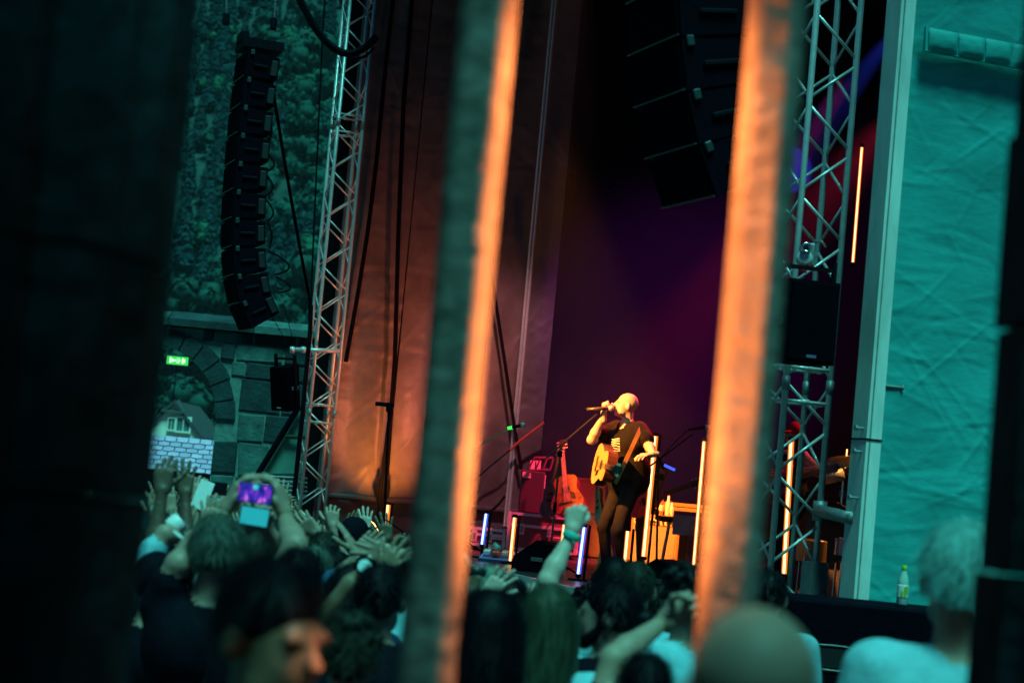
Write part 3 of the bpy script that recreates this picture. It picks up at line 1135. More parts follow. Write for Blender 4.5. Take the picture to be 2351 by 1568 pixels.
def wrinkled(p0, ex, ey, nx, ny, nrm, ncrease, amp, seed, wid=(.01, .03), sagw=0, maxlen=.8):
    """cloth sheet: corner p0, edges ex, ey, with creases pressed out along nrm"""
    gg = np.random.default_rng(seed)
    lx, ly = np.linalg.norm(ex), np.linalg.norm(ey)
    A, B = np.meshgrid(np.linspace(0, lx, nx), np.linspace(0, ly, ny), indexing='ij')
    D = np.zeros_like(A)
    for _ in range(ncrease):
        c = np.array([gg.uniform(0, lx), gg.uniform(0, ly)])
        an = gg.choice([gg.normal(0, .16), gg.normal(.75, .2), gg.normal(-.7, .25)], p=[.62, .2, .18])
        L = gg.uniform(.15, maxlen)
        w = gg.uniform(*wid)
        du, dv = A - c[0], B - c[1]
        s = du * math.cos(an) + dv * math.sin(an)
        t = -du * math.sin(an) + dv * math.cos(an) + .05 * np.sin(s * 4 + c[0] * 9) * .3
        D += gg.uniform(-.8, 1) * amp * np.exp(-(t / w) ** 2) * np.exp(-(s / L) ** 4)
    for _ in range(ncrease // 16):
        c = np.array([gg.uniform(0, lx), gg.uniform(0, ly)])
        an = gg.choice([gg.normal(.7, .25), gg.normal(-.75, .2), gg.normal(0, .1)])
        du, dv = A - c[0], B - c[1]
        s = du * math.cos(an) + dv * math.sin(an)
        t = -du * math.sin(an) + dv * math.cos(an)
        D += gg.uniform(.6, 1.3) * amp * np.exp(-np.abs(t / (wid[0] * 1.2))) * np.exp(-(s / gg.uniform(.3, 1.0)) ** 4)
    D += sagw * np.sin(A / lx * PI * 3.1 + .5) * (.4 + .6 * np.sin(B * .8 + 1))
    Q = np.array(p0)[None, None] + A[..., None] * unit(ex) + B[..., None] * unit(ey) + D[..., None] * np.array(nrm)
    m = MB()
    m.grid(Q[..., 0], Q[..., 1], Q[..., 2])
    return m


# near side wall: aluminium post with bolts and pale sheet
pp = at(2046, 300, 13.4)
pu, pv = float(np.dot(pp - S0, U)), float(np.dot(pp - S0, V))
nside = thing('side_wall', 'pale wrinkled tent sheet laced to a tall square metal post', 'tent wall', P(pu, pv + .5, ground_z(13.4)))
gz = ground_z(13.4)
po = sbox(pu, pu + .2, pv, pv + .115, gz, 9.4).build('post', WHITEP, nside)
sbox(pu - .004, pu - .0005, pv + .022, pv + .032, gz, 9.4).build('groove', mat('groove_dark', (.2, .24, .24), .6), po)
zj = on_u(2010, 1010, pu)[2]
sbox(pu - .006, pu + .206, pv - .006, pv + .121, zj - .006, zj + .006).build('joint', BLACK, po)
cB = c_(1700, 800, 1.96)
for bx_, by_, s in ((640, 400, -1), (632, 507, -1), (610, 718, -1), (768, 207, 1)):
    b0 = on_u(*cB(bx_, by_), pu + .05)
    m = MB().tube(b0 - V * .06, b0 + V * .07, .009, n=8).tube(b0 + V * .062 * s, b0 + V * .078 * s, .019, n=8)
    m.build('bolt', GALV, po)
tb = wrinkled(P(pu + .06, pv + .116, gz), V * 1.25, Z * 9.6, 120, 560, -U, 560, .0046, 5, (.008, .022), .012, .40)
tb.build('sheet', TARP, nside, smooth=True)
tb = wrinkled(P(pu + .07, pv + 1.33, gz), V * 6.9, Z * 9.6, 60, 70, -U, 60, .02, 6, (.05, .12), .03)
tb.build('sheet', TARP, nside, smooth=True)
r0, r1 = on_u(2126, 92, pu - .02), on_u(2330, 130, pu - .02)
dr = unit(r1 - r0)
flap = MB()
flap.add([r0 + dr * a + Z * z_ - U * d_ for a in (-.02, 1.2) for z_, d_ in ((.085, .0), (.085, .02), (-.085, .035), (-.085, .0))], [(0, 1, 5, 4), (1, 2, 6, 5), (2, 3, 7, 6), (3, 2, 1, 0), (4, 5, 6, 7)])
flap = flap.build('flap', TARP, nside)
x_ = 0.0
gp = np.random.default_rng(17)
while x_ < 1.1:
    wd_ = gp.uniform(.17, .25)
    nn = 9
    gx_, gy_ = np.meshgrid(np.linspace(0, 1, nn), np.linspace(0, 1, nn), indexing='ij')
    bul = (np.sin(gx_ * PI) ** .5) * (np.sin(gy_ * PI) ** .45) * .034 + .006 * np.sin(gx_ * 9 + gp.uniform(0, 6)) * np.sin(gy_ * PI)
    bul += np.where((gx_ > 0) & (gx_ < 1) & (gy_ > 0) & (gy_ < 1), gp.normal(0, .002, gx_.shape), 0)
    Q_ = (r0 + dr * x_)[None, None] + gx_[..., None] * dr * (wd_ - .006) + (gy_[..., None] - .5) * Z * .155 - (bul[..., None] + .036) * U
    mm = MB()
    mm.grid(Q_[..., 0], Q_[..., 1], Q_[..., 2])
    mm.build('pocket', TARP, flap, smooth=True)
    x_ += wd_

# far side wall sheets
fu = ULEN + .42
far = thing('side_wall', 'grey translucent side sheets glowing orange and pink behind the stage', 'tent wall', P(fu, 2, FLOOR))
edge = on_u(1255, 915, fu)
ev = float(np.dot(edge - S0, V))
for k, (va, vb) in enumerate(((.30, 1.28), (1.30, 2.55), (2.57, ev))):
    w = wrinkled(P(fu + .012 * k, va, FLOOR + .42), V * (vb - va), Z * 8.2, 46, 200, -U, 150, .010, 20 + k, (.012, .05), .03, .7)
    w.build('sheet', SIDETARP, far, smooth=True)
w = wrinkled(P(fu + .05, .30, FLOOR - .1), V * (ev - .3), Z * .5, 40, 20, -U, 20, .012, 31, (.03, .06), .01)
w.build('lower_sheet', SIDETARP, far, smooth=True)
MB().tube(P(fu - .04, .28, FLOOR + .42), P(fu - .04, ev + .05, FLOOR + .42), .045, n=10).build('hem_tube', mat('hem', (.10, .08, .09), .6), far)
for (xa, ya, xb, yb_) in ((1240, 300, 1166, 1120), (1247, 300, 1173, 1120)):
    a, b = on_u(xa, ya, fu - .06), on_u(xb, yb_, fu - .06)
    MB().tube(P(fu - .08, float(np.dot((a + b) / 2 - S0, V)), FLOOR + .2), P(fu - .08, float(np.dot((a + b) / 2 - S0, V)), 9.4), .022, n=8).build('pole', ALU, far)


# ================================================================== lattice towers
def truss(label, foot, top, side, nodez, pitch, spigots, cr=.023, br=.0115, grp='stage lattice towers'):
    t = thing('lattice_tower', label, 'truss', foot, grp)
    c = [foot, foot + V * side, foot + V * side + U * side, foot + U * side]
    for q in c:
        MB().tube(q, q + Z * (top - foot[2]), cr, n=12).build('chord', ALU, t, smooth=True)
    zz = nodez
    while zz > foot[2] + pitch:
        zz -= pitch
    while zz < top - pitch:
        skip = any(abs(zz + pitch / 2 - s) < pitch * .35 for s in spigots)
        for i in range(4):
            a, b = c[i], c[(i + 1) % 4]
            if i in (2, 3):
                a, b = b, a
            za, zm, zb_ = zz, zz + pitch * .47, zz + pitch
            MB().tube([*a[:2], za + .03], [*b[:2], zm], br, n=8).build('brace', ALU, t, smooth=True)
            MB().tube([*b[:2], zm + .05], [*a[:2], zb_ - .02], br, n=8).build('brace', ALU, t, smooth=True)
        zz += pitch
    for s in spigots:
        for dz in (-.12, .12):
            for i in range(4):
                a, b = c[i], c[(i + 1) % 4]
                m = MB().tube([*a[:2], s + dz], [*b[:2], s + dz], br * 1.1, n=8)
                mid = (a + b) / 2
                m.tube([*(a * .65 + b * .35)[:2], s + dz], [*(a * .45 + b * .55)[:2], s + dz], br * 1.8, n=8)
                m.build('crossbar', ALU, t, smooth=True)
        for q in c:
            MB().tube([*q[:2], s - .05], [*q[:2], s + .05], cr * 1.3, n=10).build('coupler', GALV, t, smooth=True)
    return t


zn = at(1966, (800 * 0 + (700 / 1.96)) / 1.0204, 14)[2]
s2 = at(1860, (800 + 200 / 1.96) / 1.0204, 14)[2]
T1 = truss('near lattice tower of square aluminium truss beside the tall pale tent sheet', S0 + Z * ground_z(14), 9.4, .35, zn - .33, .66, [s2])
zn2 = at(809, (400 + 600 / 3.485) / 1.0204, 27)[2]
s3 = at(800, (1005 / 3.485) / 1.0204, 27)[2]
s4 = at(745, (700 + 845 / 3.137) / 1.0204, 27)[2]
T2 = truss('slimmer far lattice tower rising at the left end of the stage', L0 + Z * ground_z(27), 9.4, .35, zn2 - .33, .66, [s3, s4], .024, .0105)
# sleeve block and base of the near tower
q = on_v(*c_(1750, 850, 2.614)(490, 1330), .35)
b = sbox(.0 - .07, .07, .28, .42, ground_z(14), at(1900, 1293, 14)[2])
b.build('sleeve_block', GALV, T1)
sbox(-.5, .85, -.5, .85, ground_z(14) + .002, ground_z(14) + .04).build('base_plate', GALV, T1)
tz = at(1880, (850 + 905 / 2.614) / 1.0204, 14)[2]
oh = thing('tie_pipe', 'horizontal grey pipe clamped between near tower and tent post', 'pipe', P(-.1, .35, tz))
MB().tube(P(-.02, .33, tz), P(pu + .1, pv, tz - .03), .045, n=12).build('pipe', GALV, oh, smooth=True)
MB().tube(P(0, .35, tz - .07), P(0, .35, tz + .07), .05, n=12).build('clamp', GALV, oh, smooth=True)

# short bracket pipe and small speaker on the far tower
zb2 = at(740, (700 + 380 / 3.137) / 1.0204, 26.6)[2]
br_ = thing('bracket_pipe', 'short silver pipe sticking out of the far tower', 'pipe', at(*c2(1050, 375), 26.8))
MB().tube(at(*c2(1045, 372), 26.8), at(*c2(1400, 385), 26.9), .03, n=10).build('pipe', ALU, br_, smooth=True)
for xx in (1050, 1130):
    p_ = at(*c2(xx, 375), 26.8)
    MB().tube(p_ - np.array([.03, 0, 0]), p_ + np.array([.03, 0, 0]), .045, n=10).build('clamp', ALU, br_, smooth=True)


def loudspeaker(name, label, ctr, w, d, h, rz, rx=0, grp=None, yoke=True):
    R = rotm(0, 0, rz) @ rotm(rx, 0, 0)
    t = thing(name, label, 'speaker', ctr - np.array([0, 0, h / 2]), grp)
    M = basis(R[:, 0], R[:, 1], R[:, 2], ctr)
    m = MB(M)
    m.prism([(-w / 2, -d / 2, -h / 2), (w / 2, -d / 2, -h / 2), (w * .36, d / 2, -h / 2), (-w * .36, d / 2, -h / 2)], (0, 0, h))
    m.build('cabinet', BOXBLACK, t)
    MB(M).box((0, -d / 2 - .012, 0), (w * .94, .02, h * .95), bev=.008).build('grille', GRILLE, t)
    for s in (-1, 1):
        MB(M).box((s * w * .44, .02, 0), (.02, .13, .05), bev=.006).build('handle', mat('handle_grey', (.10, .11, .12), .4), t)
    MB(M).box((0, -d / 2 - .024, -h * .42), (.07, .004, .02)).build('badge', CHROME, t)
    if yoke:
        y = MB(M)
        y.box((0, 0, h / 2 + .10), (w * 1.12, .05, .025))
        for s in (-1, 1):
            y.box((s * w * .55, 0, h / 2 - h * .15), (.022, .05, h * .5 + .2 - .0))
        y.build('yoke', BLACK, t)
    return t


sp1 = (at(*c2(905, 510), 26.3) + at(*c2(1110, 800), 26.3)) / 2
loudspeaker('loudspeaker', 'small black loudspeaker in a yoke hung beside the far tower', sp1, .30, .28, .58, rad(-35), rad(12), 'speakers on the towers')
fc = at(1843, 742, 13.55)
loudspeaker('loudspeaker', 'large black loudspeaker hung in a frame on the near tower', fc, .36, .34, .56, rad(14), 0, 'speakers on the towers')
ho = thing('rigging_clamp', 'silver pipe clamp and hoist above the large tower speaker', 'clamp', at(1850, 610, 13.7))
hc_ = at(1849, 570, 13.72)
MB().lathe([(.022, -.05), (.036, -.05), (.036, .05), (.022, .05), (.022, -.05)], hc_, rotm(rad(90), 0, 0), 16).build('ring', CHROME, ho, smooth=True)
MB().lathe([(.03, -.04), (.055, -.03), (.058, .03), (.03, .04)], hc_ + np.array([.0, .02, -.075]), rotm(rad(90), 0, 0), 14).build('hoist_wheel', ALU, ho, smooth=True)
MB().box(hc_ + np.array([.03, .03, -.04]), (.09, .05, .16), bev=.01).build('body', GALV, ho)
m = MB()
for k in range(5):
    m.box(hc_ + np.array([-.03 + .022 * k, -.01, -.13 - .012 * (k % 3)]), (.012, .03, .04))
m.build('straps', mat('red_strap', (.5, .03, .03), .6), ho)
MB().path(bez(hc_ + np.array([.03, .05, .0]), hc_ + np.array([.09, .02, .12]), hc_ + np.array([.14, .0, .02])), .008).build('shackle', CHROME, ho)


# ================================================================== flown line arrays
def line_array(label, top, dep, wid, bh, tilts, Fdir, nchain=True):
    t = thing('line_array', label, 'speaker array', top, 'flown speaker arrays')
    Wd = np.cross(Fdir, Z)
    pos = np.array(top, float)
    ang = 0
    MB(basis(Fdir, Wd, Z, top)).box((0, 0, .10), (dep * 1.25, wid * .8, .10)).box((dep * .55, 0, .18), (.08, wid * .5, .1)).build('flying_frame', BLACK, t)
    cur = np.array(top, float) - Fdir * (-dep / 2)       # front top edge
    for i, a in enumerate(tilts):
        ang = rad(a)
        f = Fdir * math.cos(ang) - Z * math.sin(ang)
        dn = -Z * math.cos(ang) - Fdir * math.sin(ang)
        M = basis(f, np.cross(-dn, f), -dn, cur)
        g_ = .012
        m = MB(M)
        hh = bh - g_
        pts_ = [(0, -wid / 2, -.004), (-dep, -wid / 2, -bh * .10), (-dep, -wid / 2, -hh + bh * .10), (0, -wid / 2, -hh)]
        m.prism(pts_[::-1], (0, wid, 0))
        cab = m.build('cabinet', BOXBLACK, t)
        MB(M).box((.008, 0, -bh / 2), (.014, wid * .94, hh * .9)).build('grille', GRILLE, cab)
        for s in (-1, 1):
            MB(M).box((-dep * .45, s * (wid / 2 + .012), -bh / 2), (dep * .45, .022, .03), bev=.008).build('handle', BLACK, cab)
            MB(M).box((-dep * .86, s * (wid / 2 + .010), -bh * .5), (dep * .2, .02, bh * .55), bev=.006).build('rear_plate', mat('plate_grey', (.004, .006, .010), .6, .0), cab)
            MB(M).box((-.05, s * (wid / 2 + .012), -.02), (.045, .022, .06), bev=.006).build('link', mat('link_steel', (.03, .06, .06), .4, .3), cab)
        MB(M).tube((.016, -wid / 2, -hh + .008), (.016, wid / 2, -hh + .008), .006).build('front_rail', mat('rail_edge', (.03, .05, .055), .4, .3), cab)
        cur = cur + dn * bh
    return t


c1 = c_(0, 0, 1.96)
pl = at(*c1(1188, 262), 22.0)
hb = 130 / 1.96 / 1.0204 * 22 / FPX
dep = .36
Fd = -V
line_array('tall black speaker array hanging from chains in front of the forest', pl, dep, .6, hb, [-2, -1, 0, 1, 2, 3, 6, 10, 17, 31], Fd)
chn = thing('hoist_chain', 'steel hoist chain at the front edge of the tall array', 'chain', at(*c1(1040, 100), 22), 'hoist chains')
chn2 = thing('hoist_chain', 'steel hoist chain at the rear edge of the tall array', 'chain', at(*c1(1265, 100), 22), 'hoist chains')
for t_, (xa, ya), (xb, yb_) in ((chn, (1040, 75), (1040, -80)), (chn2, (1258, 95), (1272, -80))):
    a, b = at(*c1(xa, ya), 22), at(*c1(xb, yb_), 22)
    n = 22
    for i in range(n):
        p0, p1 = a + (b - a) * i / n, a + (b - a) * (i + 1.25) / n
        w = np.array([.010, 0, 0]) if i % 2 else np.array([0, .010, 0])
        MB().path([p0 - w * .4, p0 - w * .9 + (p1 - p0) * .2, p1 - w * .9 - (p1 - p0) * .2, p1, p1 + w * .9 - (p1 - p0) * .2, p0 + w * .9 + (p1 - p0) * .2, p0 + w * .4], .0045, 5).build('chain_link', GALV, t_)
    MB().box(a - Z * .04, (.07, .07, .14), bev=.015).build('hook_block', BLACK, t_)
for i, (xa, ya, xb, yb_, bu) in enumerate(((1235, 270, 1225, 385, 60), (1220, 530, 1215, 660, 45), (1218, 700, 1216, 790, 60), (1218, 800, 1218, 900, 50), (1222, 920, 1225, 1015, 45), (1225, 1010, 1235, 1140, 25), (1238, 1155, 1260, 1262, 110), (1265, 1270, 1275, 1345, 90))):
    a, b = at(*c1(xa, ya), 21.9), at(*c1(xb, yb_), 21.9)
    m_ = (a + b) / 2 + np.array([bu / 1.96 * 22 / FPX * 1.4, 0, -.03])
    tag(MB().path(bez(a, m_, b), .011).build('jumper_cable', RUBBER), 'thin black jumper cable looping behind the tall array, number %s from the top' % ('one two three four five six seven eight'.split()[i]), 'cable', 'jumper cables on the tall array')

c4 = c_(1400, 0, 3.137)
YA = 10.9
bh2 = 131 / 1.0204 * YA / FPX
p4 = at(*c4(440, 255), YA)
# front edge line of the near side of the cabinets runs through p4
Wd2 = np.cross(-V, Z)
near = thing
tp = p4 + Z * bh2 * 3.0 + V * .34 + U * .36
line_array('big black speaker array filling the dark upper middle above the singer', tp, .52, .72, bh2, [1, 3, 8, 13, 19, 27], -V)

# ================================================================== subwoofer with bottle
sub_c = at(1985, 1386, 11.4)
sh_ = sub_c[2] - ground_z(11.4)
subt = thing('subwoofer', 'wide black subwoofer cabinet in front of the near tower', 'speaker', (sub_c[0], 11.4, ground_z(11.4)))
Ms = basis(*rotm(0, 0, rad(-3)).T, (sub_c[0] + .05, 11.7, ground_z(11.4)))
MB(Ms).box((0, 0, sh_ / 4), (.92, .7, sh_ / 2 - .006), bev=.015).build('lower_cabinet', BOXBLACK, subt)
MB(Ms).box((0, 0, sh_ * .75), (.92, .7, sh_ / 2 - .006), bev=.015).build('upper_cabinet', BOXBLACK, subt)
for zc in (sh_ * .80, sh_ * .30):
    for s in (-1,):
        hp_ = []
        for k in range(29):
            a = 2 * PI * k / 28
            hp_.append((-.20 + .135 * abs(math.cos(a)) ** .5 * np.sign(math.cos(a)), -.352, zc + .07 * abs(math.sin(a)) ** .5 * np.sign(math.sin(a))))
        MB(Ms).path(hp_, .007).build('handle_rim', mat('rim_gloss', (.05, .06, .065), .25), subt, smooth=True)
        MB(Ms).box((-.20, -.349, zc), (.24, .006, .11)).build('handle_recess', mat('recess_black', (.004, .004, .006), .9), subt)
bo = at(2070, 1388, 11.62)
bo[2] = ground_z(11.4) + sh_ + .001
bt = thing('water_bottle', 'plastic bottle with yellow green cap standing on the subwoofer', 'bottle', bo)
gl_ = mat('bottle_plastic', (.35, .55, .50), .12, 0, .1, 30)
MB().lathe([(.028, 0), (.032, .01), (.032, .13), (.030, .15), (.014, .20), (.0125, .212)], bo, n=16).build('bottle_body', gl_, bt, smooth=True)
MB().lathe([(.0328, .045), (.0330, .05), (.0330, .115), (.0328, .12)], bo, n=16).build('label_band', mat('label_white', (.75, .78, .75), .6), bt, smooth=True)
lm = MB()
for k, (a0, z0, z1) in enumerate(((-2.0, .05, .085), (-1.5, .05, .11), (-1.1, .07, .115))):
    for j in range(3):
        a = a0 + j * .12
        lm.box(bo + np.array([.0336 * math.cos(a), .0336 * math.sin(a), (z0 + z1) / 2]), (.0048, .002, z1 - z0), rotm(0, 0, a + PI / 2))
lm.build('label_print', mat('label_green', (.25, .5, .02), .6), bt)
MB().lathe([(.015, .205), (.0158, .207), (.0158, .228), (.0145, .231)], bo, n=16).build('cap', mat('cap_green', (.35, .60, .02), .4), bt, smooth=True)

# ================================================================== things by the far tower: awning sheet, pole, rails, pennant
aw = thing('awning', 'flat green awning sheet with black slanting pole beside the far tower', 'awning', at(*c2(950, 1290), 29))
poly = [at(*c2(x, y), 29) for x, y in ((1115, 800), (1420, 790), (1420, 1275), (805, 1285))]
MB().prism(poly, (0, .02, 0)).build('sheet', mat('green_sheet', (.16, .42, .33), .7, 0, .1, 3, .3, 10), aw)
MB().tube(at(*c2(1100, 790), 28.9), at(*c2(790, 1300), 28.9), .045, n=8).build('slanting_pole', BLACK, aw)
MB().tube(at(*c2(1000, 1010), 28.92), at(*c2(1420, 1035), 28.92), .03, n=8).build('seam_bar', mat('seam_dark', (.03, .07, .06), .7), aw)
pn = MB().prism([at(*c2(x, y), 28.4) for x, y in ((1200, 640), (1345, 655), (1335, 905), (1300, 915))], (0, .012, 0))
tag(pn.build('tent_corner', mat('white_pvc', (.95, .97, .95), .5)), 'white corner of a tent sheet glimpsed through the far tower', 'tent sheet')
rail = thing('crowd_barrier', 'horizontal steel barrier rails left of the far tower', 'barrier', at(*c2(900, 1400), 27.6))
for k in range(5):
    MB().tube(at(*c2(790, 1300 + k * 32), 27.7), at(*c2(1160, 1320 + k * 32), 27.7), .018, n=8).build('rail', GALV, rail)
for xx in (800, 960, 1120):
    a = at(*c2(xx, 1300), 27.72)
    MB().tube(a, [a[0], a[1], ground_z(27.7)], .022, n=8).build('post', GALV, rail)

# ================================================================== ropes and cables
c5 = c_(480, 400, 3.485)
c5a = c_(480, 0, 3.485)


def rope(label, pts, r, name='cable', m=RUBBER, cat='cable', grp='hanging cables'):
    return tag(MB().path(pts, r).build(name, m), label, cat, grp)


a, b = at(*c_(480, 0, 3.485)(515, 480), 22.4), at(*c5(865, 1095), 25.5)
rope('thick black cable slanting from tall array down to the far tower', sag(a, b, .06), .022)
rope('black cable running down along the far tower base', [b, at(*c5(860, 1300), 25.5), at(*c2(1120, 900), 25.5), at(*c2(1050, 1560), 25.6)], .03)
rope('thin straight rope between tall array and far tower', [at(*c5a(985, -60), 24.5), at(*c5a(960, 300), 24.5), at(*c5(880, 700), 24.5), at(*c5(865, 1100), 24.5)], .011)
rope('fat black cable loom drooping across the top of the far tower', bez(at(*c5a(760, -40), 26), at(*c5a(1080, 700), 26.2), at(*c5a(1400, 300), 26.3), 24), .05)
rope('black cable loop slung just under the fat loom', bez(at(*c5a(1090, 400), 26.2), at(*c5a(1260, 560), 26.2), at(*c5a(1380, 390), 26.3), 20), .02)
rope('thick black cable falling along the right edge of the far tower', [on_u(*c5(1560, -1600), ULEN + .3), on_u(*c5(1480, -900), ULEN + .3), on_u(*c5(1400, -60), ULEN + .3), on_u(*c5(1330, 500), ULEN + .3), on_u(*c5(1250, 1000), ULEN + .3), on_u(*c5(1150, 1560), ULEN + .3)], .03)
rope('straight black rope in front of the orange lit sheet', [on_u(*c5(1700, -1500), fu - .15), on_u(*c5(1620, -500), fu - .15), on_u(*c5(1580, 500), fu - .15), on_u(*c5(1550, 1560), fu - .15), on_u(888, 1090, fu - .15)], .03)
w1, w2 = at(*c5(545, 1180), 22), at(*c5(700, 1470), 26)
rope('hair thin wire from array bottom to bracket pipe', [w1, w2], .004)
rope('second hair thin wire from array bottom to bracket pipe', [at(*c5(640, 1090), 22), at(*c5(745, 1470), 26)], .004)
cc = c_(850, 800, 2.613)
rope('black slanting cable in front of the grey sheet', [on_u(*c_(800, 0, 1.96)(680, 1200), fu - .2), on_u(*cc(850, 0), fu - .2), on_u(*cc(925, 500), fu - .2), on_u(*cc(970, 780), fu - .2)], .025)
rope('red strap stretched slantwise across the grey sheet', [on_u(*cc(1108, 497), fu - .3), on_u(*cc(960, 610), fu - .3), on_u(*cc(900, 665), fu - .3)], .022, 'strap', mat('red_webbing', (.6, .05, .03), .6), 'strap')
rope('dark cord carrying on from the red strap', [on_u(*cc(900, 665), fu - .3), on_u(*cc(760, 780), fu - .3), on_u(*cc(660, 870), fu - .3)], .012)
rope('slack red lit cable below the grey sheet hem', sag(on_u(*cc(870, 945), fu - .4), on_u(*cc(670, 1010), fu - .4), .15), .02)
bn = MB()
for k in range(7):
    a = on_u(870 + 2.6 * k, 1098 + (k % 3) * 6, fu - .2)
    b = on_u(866 + 3 * k, 1150 - (k % 2) * 12, fu - .2)
    bn.path(np.vstack([bez(a, (a + b) / 2 - V * .08 * (k % 3), b, 8), bez(b, (a + b) / 2 + V * .1, a, 8)]), .016)
tag(bn.build('rope_coil', RUBBER), 'knotted bundle of dark rope hanging on the orange sheet', 'rope')
for k, (xa, xb, yb_) in enumerate(((113, 100, 1220), (128, 118, 1220))):
    rope('dark hanging rope below the microphone, %s one' % ('left', 'right')[k], [on_u(*cc(xa + 45, 480), fu - .25), on_u(*cc(xa, 860), fu - .22), on_u(*cc(xb - 20, 1180), fu - .22)], .02)


# ================================================================== stage light sources
AMBER, BLUE_, RED_ = (1.0, .36, .05), (.10, .25, 1.0), (1.0, .05, .10)
chest = at(1438, 1030, 18.8)
spot('amber_key', P(3.4, -6.0, 6.4), at(1430, 1020, 18.8), (1, .30, .045), 24000, 12, .5, .12)
spot('red_back', P(7.2, 4.2, 6.8), at(1445, 960, 18.8), (1, .02, .05), 11000, 9, .6, .1)
spot('red_wash', P(6.6, 4.6, 6.4), at(1215, 1190, 23.6), (1, .035, .10), 9500, 27, .7, .15)
spot('pink_sheet_wash', P(9.0, 1.5, 8.6), on_u(1165, 960, fu), (1, .38, .42), 1500, 28, .8, .15)
spot('amber_gear_wash', P(4.4, -2.0, 8.0), at(1520, 1230, 24), (1, .30, .04), 26000, 13, .6, .12)
spot('magenta_haze', P(3.5, 8.6, 8.6), P(14.0, 6.2, 4.5), (.55, .02, .75), 6000, 27, .9, .2)
spot('violet_haze', P(8.5, 8.6, 8.8), P(12.5, 5.5, 1.2), (.8, .03, .5), 1600, 34, .9, .2)
spot('pink_bassist', P(3.2, 5.6, 6.5), at(1808, 1010, 18.0), (1, .05, .16), 1600, 10, .6, .1)
spot('amber_drums', P(3.4, 5.2, 7.0), at(1945, 1150, 18.2), (1, .42, .10), 2600, 15, .6, .1)
spot('blue_wing', P(.6, 7.6, 8.8), P(2.8, 8.95, 3.2), (.08, .02, 1.0), 5000, 50, .9, .2)
bm0, bm1 = at(2105, 8, 17.5), on_u(1812, 388, ULEN + 1.2)
spot('blue_beam', bm0, bm1, (.04, .08, 1.0), 90000, 3.4, .35, .03)
mh = thing('moving_head_lamp', 'moving head spotlight throwing the blue beam behind the tent post', 'stage light', bm0 + Z * .05)
dbm = unit(bm1 - bm0)
Rb = np.array(Vector(dbm).to_track_quat('Z', 'Y').to_matrix())
MB().lathe([(.10, -.34), (.12, -.3), (.12, -.06), (.10, -.03)], bm0, Rb, 16).build('lamp_head', BLACK, mh, smooth=True)
MB().box(bm0 + Z * .22, (.3, .08, .06)).box(bm0 + np.array([.14, 0, .1]), (.03, .08, .3)).box(bm0 + np.array([-.14, 0, .1]), (.03, .08, .3)).build('yoke', BLACK, mh)

AMB_E = emat('tube_amber', (1.0, .20, .015), 1.3)
BLU_E = emat('tube_blue', (.05, .12, 1.0), 1.4)
CORE_A = emat('strip_amber', (1.0, .62, .26), 3.0)
CORE_B = emat('strip_blue', (.42, .60, 1.0), 3.0)


def led_tube(label, a, b, E, r=.022, foot=True, back=True):
    a, b = np.array(a), np.array(b)
    lo = a if a[2] < b[2] else b
    t = thing('light_tube', label, 'light tube', lo, 'lit tubes on the stage')
    d = unit(b - a)
    MB().tube(a, b, r, n=12).build('diffuser', E, t, smooth=True)
    fr_ = np.array([-.25, -.97, 0]); fr_ = unit(fr_ - d * np.dot(fr_, d))
    sd_ = np.cross(d, fr_)
    MB(basis(sd_, fr_, d, (a + b) / 2)).box((0, r * .96, 0), (r * .9, r * .3, np.linalg.norm(b - a) * .985), bev=r * .1).build('led_strip', CORE_A if E is not BLU_E else CORE_B, t)
    for q, s in ((a, -1), (b, 1)):
        MB().tube(q - d * s * .004, q + d * s * .03, r * 1.2, n=10).build('end_cap', BLACK, t)
    if back:
        o_ = np.array([.05, .02, 0])
        MB().tube(a + o_ - Z * (.12 if foot else 0), b + o_ + Z * .02, .013, n=8).build('holder_rod', BLACK, t)
    if foot:
        f = lo.copy(); f[2] = FLOOR
        MB().tube(f, f + Z * .015, .10, n=14).tube(f, [lo[0], lo[1], lo[2]], .012, n=8).build('foot', BLACK, t)
    return t


def vtube(label, px0, py0, px1, py1, Y, E, r=.022, foot=True, back=True):
    a, b = at(px1, py1, Y), at(px0, py0, Y)
    return led_tube(label, a, b, E, r, foot, back)


vtube('short blue light tube standing behind the splayed pale hand', 1117, 1178, 1107, 1250, 21.6, BLU_E)
vtube('short amber light tube left of the dark floor monitor', 1182, 1187, 1172, 1288, 20.8, AMB_E)
vtube('short amber light tube behind the raised fist', 1296, 1203, 1288, 1270, 20.8, AMB_E)
vtube('short blue light tube beside the raised fist', 1342, 1209, 1328, 1318, 18.6, BLU_E)
vtube('short amber light tube in front of the singer legs', 1442, 1218, 1434, 1305, 18.3, AMB_E)
vtube('tall amber light tube right behind the singer', 1505, 1000, 1478, 1278, 20.6, AMB_E, .028)
vtube('tall amber light tube beside the right stone mullion', 1617, 1012, 1592, 1306, 19.6, AMB_E, .018)
vtube('tall amber light tube seen through the near tower', 1817, 1010, 1800, 1318, 17.4, AMB_E, .024)
vtube('amber light tube hanging high beside the near tower', 1979, 338, 1958, 604, 20.5, AMB_E, .017, False, False)
vtube('thin amber light tube glimpsed beside the near tower chord', 1945, 1030, 1930, 1180, 18.5, emat('tube_dim', (1, .25, .03), 1.6), .008, False, False)
vtube('amber light tube against the far orange sheet', 892, 1158, 885, 1228, 26.6, AMB_E, .028, False)
fl = thing('flood_lamp', 'glaring amber floodlight on the deck by the far sheet', 'stage light', at(858, 1232, 26.7))
fp = at(858, 1216, 26.7)
MB().lathe([(.10, -.16), (.13, -.1), (.14, .0), (.13, .01)], fp, np.array(Vector((.7, .3, .5)).to_track_quat('Z', 'Y').to_matrix()), 16).build('housing', BLACK, fl, smooth=True)
